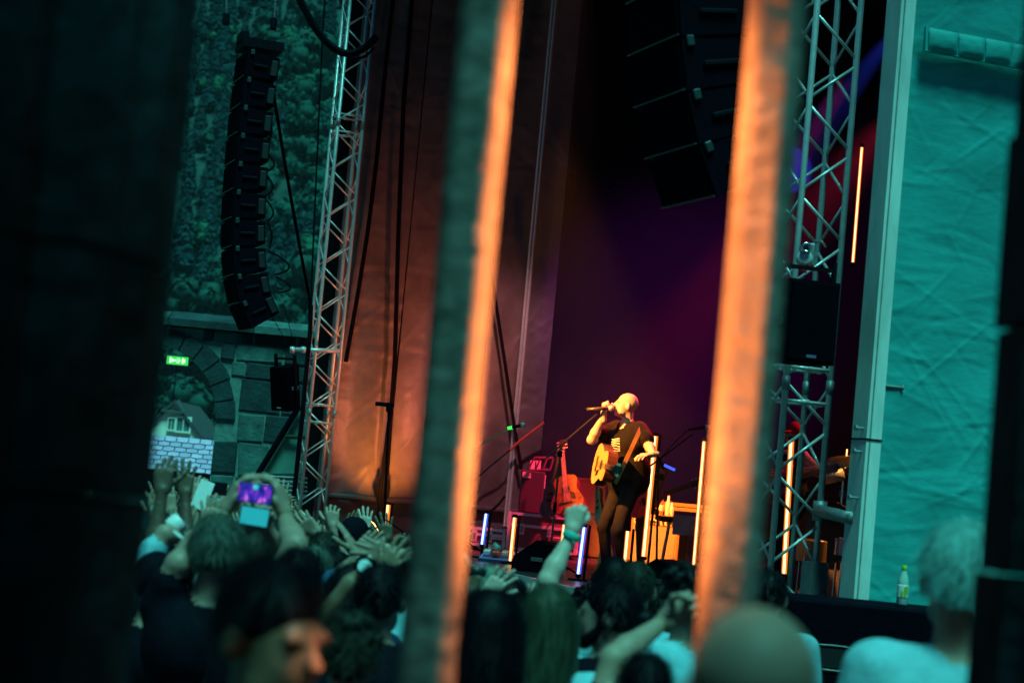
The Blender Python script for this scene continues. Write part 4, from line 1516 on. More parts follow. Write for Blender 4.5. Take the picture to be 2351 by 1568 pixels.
MB().lathe([(.02, .012), (.125, .012), (.12, .02), (.02, .025)], fp, np.array(Vector((.7, .3, .5)).to_track_quat('Z', 'Y').to_matrix()), 16).build('lens', emat('lens_amber', (1, .5, .12), 14), fl)
spot('amber_uplight', fp + np.array([.12, .05, .12]), on_u(905, 960, fu), (1, .28, .04), 300, 80, .9, .1)
spot('orange_sheet_wash', P(11.6, 3.0, 2.4), on_u(895, 800, fu), (1, .22, .13), 300, 80, 1.0, .15)
sm = thing('clip_light', 'small slanting blue light stick behind the singer', 'stage light', at(1560, 1078, 20.4))
c6 = c_(1050, 880, 3.135)
MB().tube(at(*c6(1585, 655), 20.4), at(*c6(1665, 692), 20.4), .014, n=8).build('tube', BLU_E, sm)
MB().tube(at(*c6(1545, 650), 20.45), at(*c6(1590, 672), 20.42), .03, n=8).tube(at(*c6(1520, 740), 20.45), at(*c6(1575, 745), 20.42), .035, n=8).build('clamp', BLACK, sm)


# ================================================================== instruments and gear
def mic_stand(label, pole_top, floor_xy, boom_a, boom_b, mic_a=None, mic_b=None, ball=None, pm=BLACK, mcol=BLACK, ring=None):
    base = np.array([floor_xy[0], floor_xy[1], FLOOR])
    t = thing('microphone_stand', label, 'microphone stand', base, 'microphone stands')
    MB().tube(base + Z * .12, pole_top, .012, .010, n=8).build('pole', pm, t)
    mid = base + (np.array(pole_top) - base) * .55
    MB().tube(mid - Z * .05, mid + Z * .05, .018, n=8).build('clutch', BLACK, t)
    for k in range(3):
        a = k * 2 * PI / 3 + .4
        MB().tube(base + Z * .16, base + np.array([.3 * math.cos(a), .3 * math.sin(a), .012]), .009, n=6).build('leg', BLACK, t)
    if boom_a is not None:
        MB().tube(boom_a, boom_b, .010, .008, n=8).build('boom', pm, t)
        MB().tube(np.array(pole_top) - Z * .03, np.array(pole_top) + Z * .03, .024, n=8).build('swivel', BLACK, t)
    if mic_a is not None:
        mic = MB().tube(mic_a, mic_b, .012, .02, n=10).build('microphone', mcol, t)
        if ball is not None:
            o_ = np.array(mic_b)
            pr_ = [(.001, -.03)] + [(.03 * math.sin(a), -.03 * math.cos(a)) for a in np.linspace(.2, PI - .2, 8)] + [(.001, .03)]
            MB().lathe(pr_, o_, None, 12).build('mic_ball', ball, mic, smooth=True)
        if ring is not None:
            d_ = unit(np.array(mic_b) - np.array(mic_a))
            MB().tube(np.array(mic_a) - d_ * .01, np.array(mic_a) + d_ * .04, .019, n=10).build('marker_ring', ring, mic)
    return t


SILVB = mat('mic_mesh', (.75, .73, .72), .4, .3)
mic_stand('silver boom microphone stand before the grey sheet', at(*c6(198, 545), 21.6), at(*c6(135, 1215), 21.6)[:2], at(*c6(185, 530), 21.6), at(*c6(450, 395), 21.5), at(*c6(445, 385), 21.5), at(*c6(550, 362), 21.45), SILVB,
          mat('stand_gold', (.5, .42, .25), .3, .7), BLACK, emat('ring_green', (.05, .9, .1), 1.2))
mic_stand('black boom microphone stand beside the singer', at(*c6(822, 575), 19.7), at(*c6(752, 1275), 19.7)[:2], at(*c6(722, 600), 19.7), at(*c6(1090, 285), 18.75), pm=mat('stand_dark', (.06, .05, .05), .35, .4))
mic_stand('black boom microphone stand right of the singer', at(*c6(1545, 630), 20.2), at(*c6(1535, 1340), 20.2)[:2], at(*c6(1480, 665), 20.3), at(*c6(1795, 430), 20.0), at(*c6(1760, 397), 20.0), at(*c6(1905, 376), 20.0), SILVB)
tag(MB().path(bez(at(*c6(1755, 400), 20), at(*c6(1640, 510), 20.05), at(*c6(1530, 640), 20.2)), .006).build('microphone_cable', RUBBER), 'thin cable along the right microphone boom', 'cable')
# shotgun microphone on its stand before the orange sheet
st = thing('microphone_stand', 'slim dark microphone stand with long microphone before orange sheet', 'microphone stand', [*at(880, 1240, 26.0)[:2], FLOOR], 'microphone stands')
ta = at(*c2(1760, 800), 26.0)
MB().tube([*at(880, 1240, 26.0)[:2], FLOOR], ta, .016, n=8).build('pole', BLACK, st)
MB().tube(at(*c2(1660, 770), 26.0), at(*c2(1800, 780), 26.0), .028, n=10).build('microphone', BLACK, st)
MB().box(ta, (.07, .05, .12), bev=.01).build('clamp', BLACK, st)
for k in range(3):
    a = k * 2.1
    MB().tube([*at(880, 1240, 26.0)[:2], FLOOR + .2], np.array([*at(880, 1240, 26.0)[:2], FLOOR]) + np.array([.35 * math.cos(a), .35 * math.sin(a), .01]), .012, n=6).build('leg', BLACK, st)


def guitar(label, M, top, side, grp=None, scale=1.0, strat=False, cut=False):
    """M: x width, y neck, z face normal"""
    M = np.array(M); M[:3, :3] = M[:3, :3] * scale
    t = thing('guitar', label, 'guitar', M[:3, 3] - np.array([0, 0, .2]), grp)
    n = 44
    out = []
    for k in range(n):
        a = 2 * PI * k / n
        y = math.cos(a)
        lower, upper = .20, .148
        yy = y * .255
        w = np.interp(yy, [-.255, -.235, -.18, -.11, -.03, .05, .10, .17, .22, .245, .255], [.0, .105, .178, .2, .178, .136, .128, .145, .128, .075, .0])
        s = 1 if math.sin(a) >= 0 else -1
        out.append((s * w, yy))
    ys_ = [.255, .25, .235, .21, .17, .13, .09, .05, .0, -.05, -.11, -.16, -.2, -.23, -.25, -.255]
    ws_ = [.0, .06, .105, .135, .146, .14, .13, .134, .162, .188, .2, .19, .162, .118, .05, .0]
    if strat:
        ws_ = [w * .82 for w in ws_]
    right = [(w, y) for w, y in zip(ws_, ys_)]
    if cut:
        right = [(w * (.55 if y > .16 else 1), y - (.03 if y > .2 else 0)) for w, y in right]
    left = [(-w, y) for w, y in zip(ws_, ys_)][::-1]
    out = right[:-1] + left[:-1]
    th = .045 if strat else .10
    MB(M).prism([(x, y, -th) for x, y in out], (0, 0, th - .004)).build('body', side, t)
    MB(M).prism([(x * .985, y * .99, -.0035) for x, y in out], (0, 0, .005)).build('top', top, t)
    if not strat:
        MB(M).tube((0, .06, .0005), (0, .06, .003), .05, n=20).build('sound_hole', mat('hole_black', (.004, .003, .003), .9), t)
        MB(M).box((0, -.10, .008), (.15, .03, .012), bev=.004).build('bridge', mat('rosewood', (.05, .025, .015), .5), t)
        MB(M).prism([(.045, .03, .0025), (.10, .0, .0025), (.115, -.08, .0025), (.06, -.07, .0025)], (0, 0, .002)).build('pick_guard', mat('tortoise', (.03, .012, .008), .25), t)
    else:
        for yy in (-.02, .07):
            MB(M).box((0, yy, .006), (.09, .035, .012), bev=.003).build('pickup', BLACK, t)
    nk = MB(M).box((0, .40, .004), (.052, .32, .022), bev=.006).build('neck', mat('neck_wood', (.10, .055, .028), .6, spec=.15), t)
    fr = MB(M)
    for k in range(11):
        fr.box((0, .27 + .026 * k, .0165), (.05, .0025, .003))
    fr.build('frets', mat('fret_dull', (.12, .10, .07), .6), nk)
    hd = MB(M).prism([(-.028, .56, -.012), (.028, .56, -.012), (.04, .60, -.014), (.035, .73, -.03), (-.035, .73, -.03), (-.04, .60, -.014)], (0, 0, .016)).build('headstock', mat('headstock_dark', (.04, .022, .015), .35), t)
    for k in range(3):
        for s in (-1, 1):
            MB(M).tube((s * .036, .61 + .042 * k, -.01), (s * .062, .61 + .042 * k, -.012), .009, n=8).build('tuning_peg', mat('peg_pearl', (.8, .72, .5), .3), hd)
    stt = MB(M)
    for k in range(6):
        x = -.02 + .008 * k
        stt.tube((x * 1.3, -.10, .014), (x * .8, .58, .016), .0012, n=4)
    stt.build('strings', mat('string_dull', (.16, .13, .09), .5, .3), t)
    return t


# flight cases forming a low riser at the back left
FC = mat('flight_case', (.18, .08, .09), .5, 0, .2, 20)
c4p = at(1240, 1181, 23.5)
fz = c4p[2]


def flight_case(label, pxa, pxb, Yd, top, bot=FLOOR, dpt=.6):
    a, b = at(pxa, 1230, Yd), at(pxb, 1230, Yd)
    cx = (a[0] + b[0]) / 2
    w = b[0] - a[0]
    R = rotm(0, 0, rad(-4))
    t = thing('flight_case', label, 'flight case', (cx, Yd + dpt / 2, bot), 'flight cases')
    M = basis(R[:, 0], R[:, 1], R[:, 2], (cx, Yd + dpt / 2, bot))
    h = top - bot
    MB(M).box((0, 0, h / 2 + .03), (w - .03, dpt - .03, h - .07)).build('case_body', FC, t)
    for sx in (-1, 1):
        for sy in (-1, 1):
            MB(M).box((sx * (w / 2 - .015), sy * (dpt / 2 - .015), h / 2 + .03), (.036, .036, h - .06)).build('edge_profile', ALU, t)
    for zz in (.07, h * .70, h - .015):
        for sy in (-1, 1):
            MB(M).box((0, sy * (dpt / 2 - .012), zz), (w - .075, .03, .034)).build('edge_profile', ALU, t)
        for sx in (-1, 1):
            MB(M).box((sx * (w / 2 - .012), 0, zz), (.03, dpt - .075, .034)).build('edge_profile', ALU, t)
    for xx in (-.3, .1):
        l_ = MB(M).box((xx * w, -dpt / 2 - .006, h * .62), (.065, .012, .13), bev=.004).build('latch', ALU, t)
        MB(M).box((xx * w, -dpt / 2 - .015, h * .62), (.035, .008, .07), bev=.003).build('latch_tongue', GALV, l_)
    hr_ = []
    for k in range(21):
        a_ = 2 * PI * k / 20
        hr_.append((w * .27 + .11 * np.sign(math.cos(a_)) * abs(math.cos(a_)) ** .4, -dpt / 2 - .004, h * .36 + .06 * np.sign(math.sin(a_)) * abs(math.sin(a_)) ** .4))
    MB(M).path(hr_, .010).build('handle_dish', ALU, t)
    for sx in (-1, 1):
        for sy in (-1, 1):
            MB(M).tube((sx * (w / 2 - .08) - .02, sy * (dpt / 2 - .08), .025), (sx * (w / 2 - .08) + .02, sy * (dpt / 2 - .08), .025), .025, n=10).build('castor', RUBBER, t)
    return t


flight_case('long black flight case with metal edges under the guitars', 1168, 1330, 23.5, fz)
flight_case('lower black flight case left of the long one', 1075, 1164, 23.7, at(1120, 1212, 23.7)[2])
# rack with laptop stand on the case
ra_, rb_ = at(*c6(515, 985), 23.7), at(*c6(715, 705), 23.7)
rk = thing('equipment_rack', 'dark equipment rack with slanted lid frame standing on the flight case', 'rack', ((ra_[0] + rb_[0]) / 2, 24.0, fz + .004))
rcx, rw, rh_ = (ra_[0] + rb_[0]) / 2, rb_[0] - ra_[0], rb_[2] - fz - .01
MB().box((rcx, 24.0, fz + .005 + rh_ / 2), (rw, .5, rh_), bev=.012).build('cabinet', mat('rack_black', (.03, .018, .028), .6, 0, .2, 20), rk)
MB().box((rcx - rw * .28, 23.745, fz + rh_ * .9), (.10, .008, .07)).build('paper_tag', mat('paper_pink', (.6, .45, .5), .8), rk)
MB().box((rcx + rw * .5 + .006, 23.85, fz + rh_ * .78), (.012, .12, .16)).build('side_handle', ALU, rk)
lid = MB()
la, lb, lc_, ld = [at(*c6(x, y), 23.8) for x, y in ((590, 690), (745, 692), (772, 605), (632, 602))]
for q0, q1 in ((la, lb), (lb, lc_), (lc_, ld), (ld, la), ((la * 2 + lb) / 3, (ld * 2 + lc_) / 3), ((la + lb * 2) / 3, (ld + lc_ * 2) / 3)):
    lid.tube(q0, q1, .016, n=6)
lid.build('lid_frame', mat('rack_frame', (.09, .05, .07), .5), rk)
MB().prism([ld, lc_, (lb + lc_) / 2 * .5 + lc_ * .5, (la + ld) / 2 * .5 + ld * .5], (0, .01, 0)).build('lid_board', mat('rack_black', (.03, .018, .028)), rk)
for xx in (.33, .7):
    q0 = la + (lb - la) * xx * .6
    MB().box(q0 + Z * .06, (.07, .02, .10)).build('sheet_note', mat('paper_pink', (.6, .45, .5), .8), rk)

# guitar on stand
WOODG = mat('guitar_sunburst', (.17, .06, .018), .14, 0, .7, 7)
WOODS = mat('guitar_side', (.10, .03, .02), .2, 0, .3, 9)
WOODY = mat('guitar_spruce', (.62, .34, .10), .22, 0, .12, 40, stretch=(8, 1, 1))
gb = at(*c6(868, 870), 23.2)
ny = unit(at(*c6(830, 450), 23.55) - gb)
nz = unit(np.array([-.35, -.93, .2]) - ny * np.dot(np.array([-.35, -.93, .2]), ny))
gx = np.cross(ny, nz)
guitar('sunburst acoustic guitar leaning on its stand beside the rack', basis(gx, ny, nz, gb), WOODG, WOODS, 'guitars on stage')
gst = thing('guitar_stand', 'thin black guitar stand holding the sunburst guitar', 'guitar stand', (gb[0], gb[1] + .25, fz))
MB().tube((gb[0], gb[1] + .3, fz + .02), gb + ny * .45 + np.array([0, .12, 0]), .011).tube((gb[0], gb[1] + .3, fz + .25), (gb[0] - .2, gb[1] + .45, fz + .01), .01).tube((gb[0], gb[1] + .3, fz + .25), (gb[0] + .2, gb[1] + .45, fz + .01), .01).tube((gb[0], gb[1] + .28, fz + .12), (gb[0], gb[1] - .12, fz + .10), .01).build('frame', BLACK, gst)
gb2 = at(*c6(745, 905), 23.35)
ny2 = unit(np.array([.12, .2, .97]))
nz2 = unit(np.array([-.75, -.6, .2]) - ny2 * np.dot(np.array([-.75, -.6, .2]), ny2))
guitar('darker guitar half hidden behind the microphone stand', basis(np.cross(ny2, nz2), ny2, nz2, gb2), WOODG, WOODS, 'guitars on stage', .9, True)
ba = at(*c6(1010, 870), 24.6)
amb = thing('small_amplifier', 'low brown amplifier between the guitars and the singer', 'amplifier', (ba[0], 24.9, fz * 0 + FLOOR))
MB().box((ba[0], 24.85, (FLOOR + ba[2] + .2) / 2), (.5, .4, ba[2] + .2 - FLOOR), bev=.02).build('cabinet', mat('amp_brown', (.14, .06, .035), .6), amb)
MB().box((ba[0], 24.642, ba[2] - .05), (.44, .012, .36), bev=.005).build('grille', mat('amp_cloth', (.17, .08, .05), .8, 0, .3, 60), amb)

# orange amplifier right of the singer
aa, ab = at(*c6(1395, 1340), 23.2), at(*c6(1592, 1020), 23.2)
Ra = rotm(0, 0, rad(-28))
w_ = .52
h_ = ab[2] - FLOOR - .02
ac_ = np.array([(at(*c6(1545, 1300), 23.4))[0], 23.45, FLOOR])
amp = thing('guitar_amplifier', 'orange guitar amplifier with pale grille and control strip behind the singer', 'amplifier', ac_)
Ma = basis(Ra[:, 0], Ra[:, 1], Ra[:, 2], ac_)
MB(Ma).box((0, 0, h_ / 2 + .02), (w_ + .1, .34, h_ - .03), bev=.02).build('cabinet', WOODO, amp)
MB(Ma).box((0, -.172, h_ * .42), (w_ + .02, .012, h_ * .7), bev=.004).build('grille', mat('amp_grille', (.30, .22, .14), .85, 0, .25, 90), amp)
cp = MB(Ma).box((0, -.174, h_ * .88), (w_ + .02, .012, h_ * .12), bev=.004).build('control_panel', mat('panel_cream', (.75, .62, .35), .5), amp)
for k in range(9):
    MB(Ma).tube((-.23 + .057 * k, -.182, h_ * .88), (-.23 + .057 * k, -.205, h_ * .88), .016, n=10).build('knob', mat('knob_dark', (.05, .03, .02), .4), cp)
MB(Ma).box((w_ / 2 + .055, .02, h_ * .5), (.012, .05, h_ * .62), bev=.004).build('side_vent', mat('vent_black', (.02, .012, .01), .7), amp)
MB(Ma).box((0, 0, h_ + .03), (.22, .035, .03), bev=.01).build('handle', BLACK, amp)
at_top = FLOOR + h_ + .006
for nm, lab, cx_, cy_, gm_, hh in (('beer_bottle', 'brown bottle standing on the orange amplifier', 1590, 1010, mat('brown_glass', (.30, .14, .04), .1), .26), ('clear_bottle', 'clear water bottle standing on the orange amplifier', 1640, 1010, mat('clear_glass', (.75, .72, .66), .1), .25),
                           ('clear_bottle', 'small clear bottle at the back of the orange amplifier', 1668, 1000, mat('clear_glass', (.75, .72, .66), .1), .17)):
    p_ = at(*c6(cx_ - 30, cy_), 23.42); p_[2] = at_top
    t = thing(nm, lab, 'bottle', p_, 'bottles on the amplifier')
    MB().lathe([(.03, 0), (.034, .01), (.034, hh * .55), (.015, hh * .78), (.013, hh * .95)], p_, n=14).build('bottle_body', gm_, t, smooth=True)
    MB().lathe([(.0345, hh * .2), (.035, hh * .22), (.035, hh * .45), (.0345, hh * .47)], p_, n=14).build('bottle_label', mat('label_cream', (.7, .62, .45), .6), t, smooth=True)
    MB().lathe([(.0145, hh * .93), (.0145, hh), (.012, hh + .003)], p_, n=12).build('bottle_cap', mat('cap_red', (.4, .1, .08), .4), t)
# keyboard stand with towel
kb = at(*c6(1770, 1080), 22.5)
ks = thing('keyboard_stand', 'dark keyboard stand with a white towel over it', 'stand', (kb[0], 22.5, FLOOR))
MB().box(kb + np.array([.0, 0, .02]), (.7, .3, .06), bev=.015).build('shelf', BLACK, ks)
for sx in (-1, 1):
    MB().tube([kb[0] + sx * .28, 22.5, FLOOR], [kb[0] + sx * .22, 22.5, kb[2]], .018).build('leg', mat('stand_gold', (.5, .42, .25)), ks)
MB().tube([kb[0] - .28, 22.5, FLOOR + .05], [kb[0] + .28, 22.5, FLOOR + .05], .014).build('foot_bar', ALU, ks)
tw = wrinkled(kb + np.array([-.2, -.19, -.14]), np.array([.42, 0, 0]), np.array([0, .02, .22]), 16, 12, np.array([0, -1, 0]), 14, .02, 44, (.02, .05))
tag(tw.build('towel', CLOTHW, smooth=True), 'white towel hanging over the keyboard stand', 'towel')
for k, zz in enumerate((1, 2)):
    p_ = at(*c6(1750, 985 - 32 * k), 24.2)
    t = thing('shelf_plank', ('lower', 'upper')[k] + ' orange lit plank behind the bottles', 'plank', p_, 'planks behind the amplifier')
    MB().box(p_, (.75, .2, .045), bev=.006).build('plank', WOODO, t)
    for sx in (-1, 1):
        MB().tube(p_ + np.array([sx * .34, 0, -.02]), [p_[0] + sx * .34, p_[1], FLOOR], .015).build('bracket', BLACK, t)


def wedge(label, px, py, Y, w, h, d, rz):
    p_ = at(px, py, Y); p_[2] = FLOOR + .006
    t = thing('floor_monitor', label, 'monitor speaker', p_, 'floor monitors')
    R = rotm(0, 0, rad(rz))
    M = basis(R[:, 0], R[:, 1], R[:, 2], p_)
    MB(M).prism([(-w / 2, -d / 2, 0), (-w / 2, d / 2, 0), (-w / 2, d / 2, h * .35), (-w / 2, -d * .1, h), (-w / 2, -d / 2, h * .9)][::-1], (w, 0, 0)).build('cabinet', BOXBLACK, t)
    nrm = unit(np.array([0, h * .65, d * .6]))
    c0 = np.array([0, d * .2, h * .675]) + nrm * .008
    MB(M).box(c0, (w * .92, .02, math.hypot(d * .6, h * .65) * .92), rotm(-math.atan2(h * .65, d * .6) + PI / 2, 0, 0)).build('grille', GRILLE, t)
    for s in (-1, 1):
        MB(M).box((s * (w / 2 + .006), -d * .1, h * .4), (.012, .12, .04), bev=.004).build('handle', mat('handle_grey', (.1, .11, .12)), t)
    return t


wedge('dark floor monitor at the stage edge left of the raised arm', 1232, 1320, 19.6, .36, .30, .42, 72)
wedge('dark floor monitor at the stage edge right of the singer', 1515, 1350, 17.4, .42, .30, .5, 60)
# pedal board
pb = at(1170, 1283, 21.0); pb[2] = FLOOR + .01
pd = thing('pedal_board', 'pedal board with small white and red boxes on the deck', 'pedal board', pb)
MB().box(pb + Z * .03, (.62, .34, .05), rotm(rad(8), 0, rad(-8)), bev=.01).build('board', mat('pedal_blue', (.06, .07, .25), .4), pd)
for k in range(6):
    MB().box(pb + np.array([-.24 + .095 * k, (-.06 if k % 2 else .06), .085]), (.075, .12, .05), rotm(rad(8), 0, rad(-8)), bev=.008).build('pedal', mat('pedal_%d' % (k % 3), ((.75, .75, .8), (.55, .08, .06), (.7, .6, .5))[k % 3], .35), pd)
yc = at(1386, 1300, 20.6)
yc = np.array([at(1390, 1290, 20.8)[0], 20.8, FLOOR])
cn = thing('yellow_canister', 'tapered yellow canister with white band behind the singer legs', 'canister', yc)
MB().lathe([(.105, 0), (.10, .02), (.055, .26), (.04, .30)], yc, n=20).build('body', mat('yellow_paint', (.75, .52, .05), .4), cn, smooth=True)
MB().lathe([(.078, .165), (.079, .166), (.063, .245), (.062, .246)], yc, n=20).build('band', mat('label_white', (.75, .78, .75)), cn, smooth=True)
MB().lathe([(.03, .30), (.02, .36), (.008, .46)], yc, n=14).build('spout', mat('spout_grey', (.4, .4, .36), .4), cn, smooth=True)

# drum kit
cD = c_(1750, 850, 2.614)
dk = thing('drum_kit', 'drum kit with red bass drum and cymbals behind the tent post', 'drum kit', [*at(*cD(600, 1100), 18.2)[:2], FLOOR])
dc = at(*cD(600, 1045), 18.2)
dR = np.array(Vector((-.75, -.65, 0)).to_track_quat('Z', 'Y').to_matrix())
MB().lathe([(.25, -.2), (.26, -.19), (.26, .19), (.25, .2)], dc, dR, 28).build('bass_drum', mat('drum_red', (.35, .03, .03), .25), dk, smooth=False)
hp2 = MB()
MB().lathe([(.255, .19), (.28, .19), (.28, .225), (.255, .225)], dc, dR, 28).build('drum_hoop', mat('drum_hoop', (.03, .02, .02), .3), dk)
for nm, px, py, r, mm, tl in (('crash_cymbal', 640, 592, .23, mat('bronze', (.55, .33, .10), .25, .9), .25), ('hi_hat', 600, 665, .18, mat('yellow_bronze', (.85, .6, .12), .25, .85), .06)):
    q = at(*cD(px, py), 18.3)
    cm = MB().lathe([(.012, .035), (.04, .03), (.06, .012), (r, -.012), (r, -.016), (.05, .004), (.012, .01)], q, rotm(tl, -tl * .6, 0), 26).build(nm, mm, dk, smooth=True)
    MB().tube(q, [q[0] - .02, q[1], FLOOR + .02], .011, n=8).build('stand', CHROME, dk)
q = at(*cD(560, 690), 17.9)
MB().tube(at(*cD(450, 715), 17.9), at(*cD(590, 680), 17.9), .055, n=10).build('tom_tube', mat('cream_metal', (.8, .75, .55), .3), dk, smooth=True)
for k, (px, py) in enumerate(((585, 800), (690, 780))):
    q = at(*cD(px, py), 18.0)
    MB().tube(q - Z * .16, q + Z * .2, .013, n=8).tube(q - Z * .03, q + Z * .03, .03, n=10).build('hardware', CHROME, dk)
q = at(*cD(645, 1130), 17.9)
MB().lathe([(.15, -.08), (.16, -.075), (.16, .075), (.15, .08)], q, None, 22).build('snare_drum', mat('snare_sparkle', (.5, .3, .4), .2, .6, .7, 90), dk)
q = at(*cD(390, 1150), 17.6)
MB().lathe([(.13, -.1), (.14, -.09), (.14, .09), (.13, .1)], q, None, 22).build('floor_tom', mat('tom_gold', (.5, .3, .1), .3, .4), dk)
for k in range(3):
    a = k * 2.1
    MB().tube(q + np.array([.14 * math.cos(a), .14 * math.sin(a), -.05]), [q[0] + .16 * math.cos(a), q[1] + .16 * math.sin(a), FLOOR], .009, n=6).build('leg', CHROME, dk)

# ================================================================== performers
fz_ = np.array([0, 0, FLOOR])
sb = at(1420, 1332, 18.85)
base_s = np.array([at(1425, 1330, 18.85)[0], 18.85, FLOOR])
hd = at(1438, 931, 18.75)
fa = math.degrees(math.atan2(-.55, -.83))
legs = dict(hipL=at(1447, 1125, 18.70), hipR=at(1423, 1122, 18.92), knL=at(1418, 1218, 18.62), knR=at(1386, 1209, 18.95), anL=at(1434, 1312, 18.72), anR=at(1393, 1312, 19.0),
            toL=at(1408, 1332, 18.55), toR=at(1362, 1331, 18.92))
Hs = 1.80
mic0, mic1 = at(1347, 939.5, 18.62), at(1403, 937, 18.62)
singer = person('bald singer in black T-shirt raising a microphone to his mouth', None, 0, fa, 'bald', shirt='tee', trousers='denim', skin='star', shoes='redshoe', base=base_s, height=Hs, legs=legs, world_head=hd,
                yaw=-42 + 8, pitch=6, h_grid=.0085, group='performers on stage', cat='person',
                arms=[('R', at(1358, 1010, 18.75), at(1386, 955, 18.68), 'fist', (.75, .1, .35), (-.05, -.05, 1)),
                      ('L', at(1489, 1022, 18.50), at(1500, 1043, 18.30), 'relaxed', (0, .1, -1), (-.85, -.5, -.15))], sleeve=.62, loose=.02)
mi = thing('microphone', 'handheld microphone in the fist of the bald singer', 'microphone', mic0)
dm = unit(mic1 - mic0)
MB().tube(mic0, mic1 - dm * .03, .0135, .019, n=12).build('handle', mat('mic_body', (.10, .085, .05), .3, .4), mi, smooth=True)
pr_ = [(.002, -.032)] + [(.030 * math.sin(a), -.03 * math.cos(a)) for a in np.linspace(.3, PI - .3, 8)] + [(.002, .03)]
MB().lathe(pr_, mic1, None, 14).build('mesh_ball', mat('mic_ball_warm', (.55, .5, .45), .5, .4, .3, 200), mi, smooth=True)
MB().tube(mic0 - dm * .02, mic0 + dm * .004, .012, n=10).build('end_cap', BLACK, mi)
gc = at(1377, 1066, 18.45)
gn = unit(np.array([.19, -.975, -.06]))
gzv = unit(np.array([-.97, -.18, .12]) - gn * np.dot(np.array([-.97, -.18, .12]), gn))
guitar('acoustic guitar with yellow top slung across the bald singer', basis(np.cross(gn, gzv), gn, gzv, gc), WOODY, WOODS, 'guitars on stage', .98)
sp0, sp1_ = at(1478, 982, 18.58), at(1418, 1128, 18.42)
strp = MB()
path_ = np.vstack([bez(at(1466, 968, 18.80), at(1480, 972, 18.60), at(1468, 990, 18.50), 6), bez(at(1467, 992, 18.49), at(1440, 1050, 18.40), at(1412, 1110, 18.40), 8)])
for i in range(len(path_) - 1):
    a, b = path_[i], path_[i + 1]
    d = unit(b - a); n_ = unit(np.cross(d, np.array([.3, -.9, .2])))
    strp.add([a - n_ * .02, a + n_ * .02, b + n_ * .02, b - n_ * .02, a - n_ * .02 + [0, .005, 0], a + n_ * .02 + [0, .005, 0], b + n_ * .02 + [0, .005, 0], b - n_ * .02 + [0, .005, 0]],
             [(0, 1, 2, 3), (7, 6, 5, 4), (0, 3, 7, 4), (1, 5, 6, 2)])
tag(strp.build('guitar_strap', mat('strap_leather', (.32, .15, .05), .5)), 'brown leather guitar strap over the singer shoulder', 'strap')
# shirt print: stacked pale bars on the chest
bpy.context.view_layer.update()
inv = singer.matrix_world.inverted()
pm_ = MB()
for k in range(6):
    yc_ = 1008 + 5.2 * k
    rows = []
    for i in range(9):
        for dy in (-1.3, 1.3):
            px_, py_ = 1404 + k * .2 + 2.4 * i, yc_ + dy + 1.1 * math.sin(i * .6 + k)
            w0 = at(px_, py_, 10.0)
            o0 = inv @ Vector([float(a) for a in w0])
            d0 = (inv.to_3x3() @ Vector([float(a) for a in (w0 - EYE)])).normalized()
            ok_, hp_l, nl, _ = singer.ray_cast(o0, d0)
            rows.append((np.array(singer.matrix_world @ (hp_l + nl * .004))) if ok_ else None)
    for i in range(8):
        q4 = [rows[2 * i], rows[2 * i + 2], rows[2 * i + 3], rows[2 * i + 1]]
        if all(q is not None for q in q4) and max(np.linalg.norm(q4[0] - q) for q in q4) < .06:
            pm_.add(q4, [(0, 1, 2, 3)])
if pm_.f:
    so_ = pm_.build('shirt_print', mat('print_white', (.55, .55, .50), .8))
    so_.parent = singer
    so_.matrix_parent_inverse = singer.matrix_world.inverted()


# second performer behind the singer
b2 = np.array([at(1448, 1290, 21.5)[0], 21.5, FLOOR])
person('guitarist in red shirt and dark jeans standing behind the singer', None, 0, -118, 'short', 'brown', 'red', 'denim', 'tan', base=b2, height=1.70, group='performers on stage', world_head=at(1450, 1000, 21.3),
       arms=[('R', None, at(1470, 1140, 21.3), 'cup'), ('L', None, at(1512, 1122, 21.2), 'grip')])
gr = at(1482, 1150, 21.2)
rn = unit(at(*c6(1690, 835), 21.2) - at(1482, 1150, 21.2))
rz_ = unit(np.array([-.25, -.95, .1]) - rn * np.dot(np.array([-.25, -.95, .1]), rn))
guitar('red electric guitar pointing right behind the amplifier bottles', basis(np.cross(rn, rz_), rn, rz_, gr), mat('guitar_red', (.5, .02, .04), .2), mat('guitar_red', (.5, .02, .04), .2), 'guitars on stage', .9, True, True)
gy = at(*c6(1105, 870), 20.0)
yn = unit(np.array([.1, -.2, -.97]))
yz = unit(np.array([-.97, -.22, .1]) - yn * np.dot(np.array([-.97, -.22, .1]), yn))
guitar('yellow guitar standing upright behind the singer thigh', basis(np.cross(yn, yz), -yn, yz, gy - Z * .12), WOODY, WOODS, 'guitars on stage', .72, True)
b3 = np.array([at(1800, 1320, 18.0)[0], 18.0, FLOOR])
person('bassist in dark vest and pink lit cap seen through the near tower', None, 0, 200, 'cap', 'red', 'black', 'denim', 'fair', base=b3, height=1.62, group='performers on stage', tank=True, yaw=10, pitch=-18,
       arms=[('R', None, at(1775, 1090, 17.8), 'cup'), ('L', None, at(1822, 1075, 17.7), 'grip')])
gb_ = at(1790, 1110, 17.75)
bn_ = unit(np.array([.55, -.75, .25]))
bz_ = unit(np.array([-.8, -.5, .1]) - bn_ * np.dot(np.array([-.8, -.5, .1]), bn_))
guitar('dark bass guitar in the hands of the capped bassist', basis(np.cross(bn_, bz_), bn_, bz_, gb_), WOODS, WOODS, 'guitars on stage', .95, True, True)


# ================================================================== crowd
c3 = c_(300, 1050, 2.851)
h1 = c_(340, 1080, 6.273)
h2 = c_(640, 1120, 5.6)
c7 = c_(1050, 1250, 3.617)
c8 = c_(1060, 1150, 6.273)


def W(c, x, y, Y):
    return at(*c(x, y), Y)


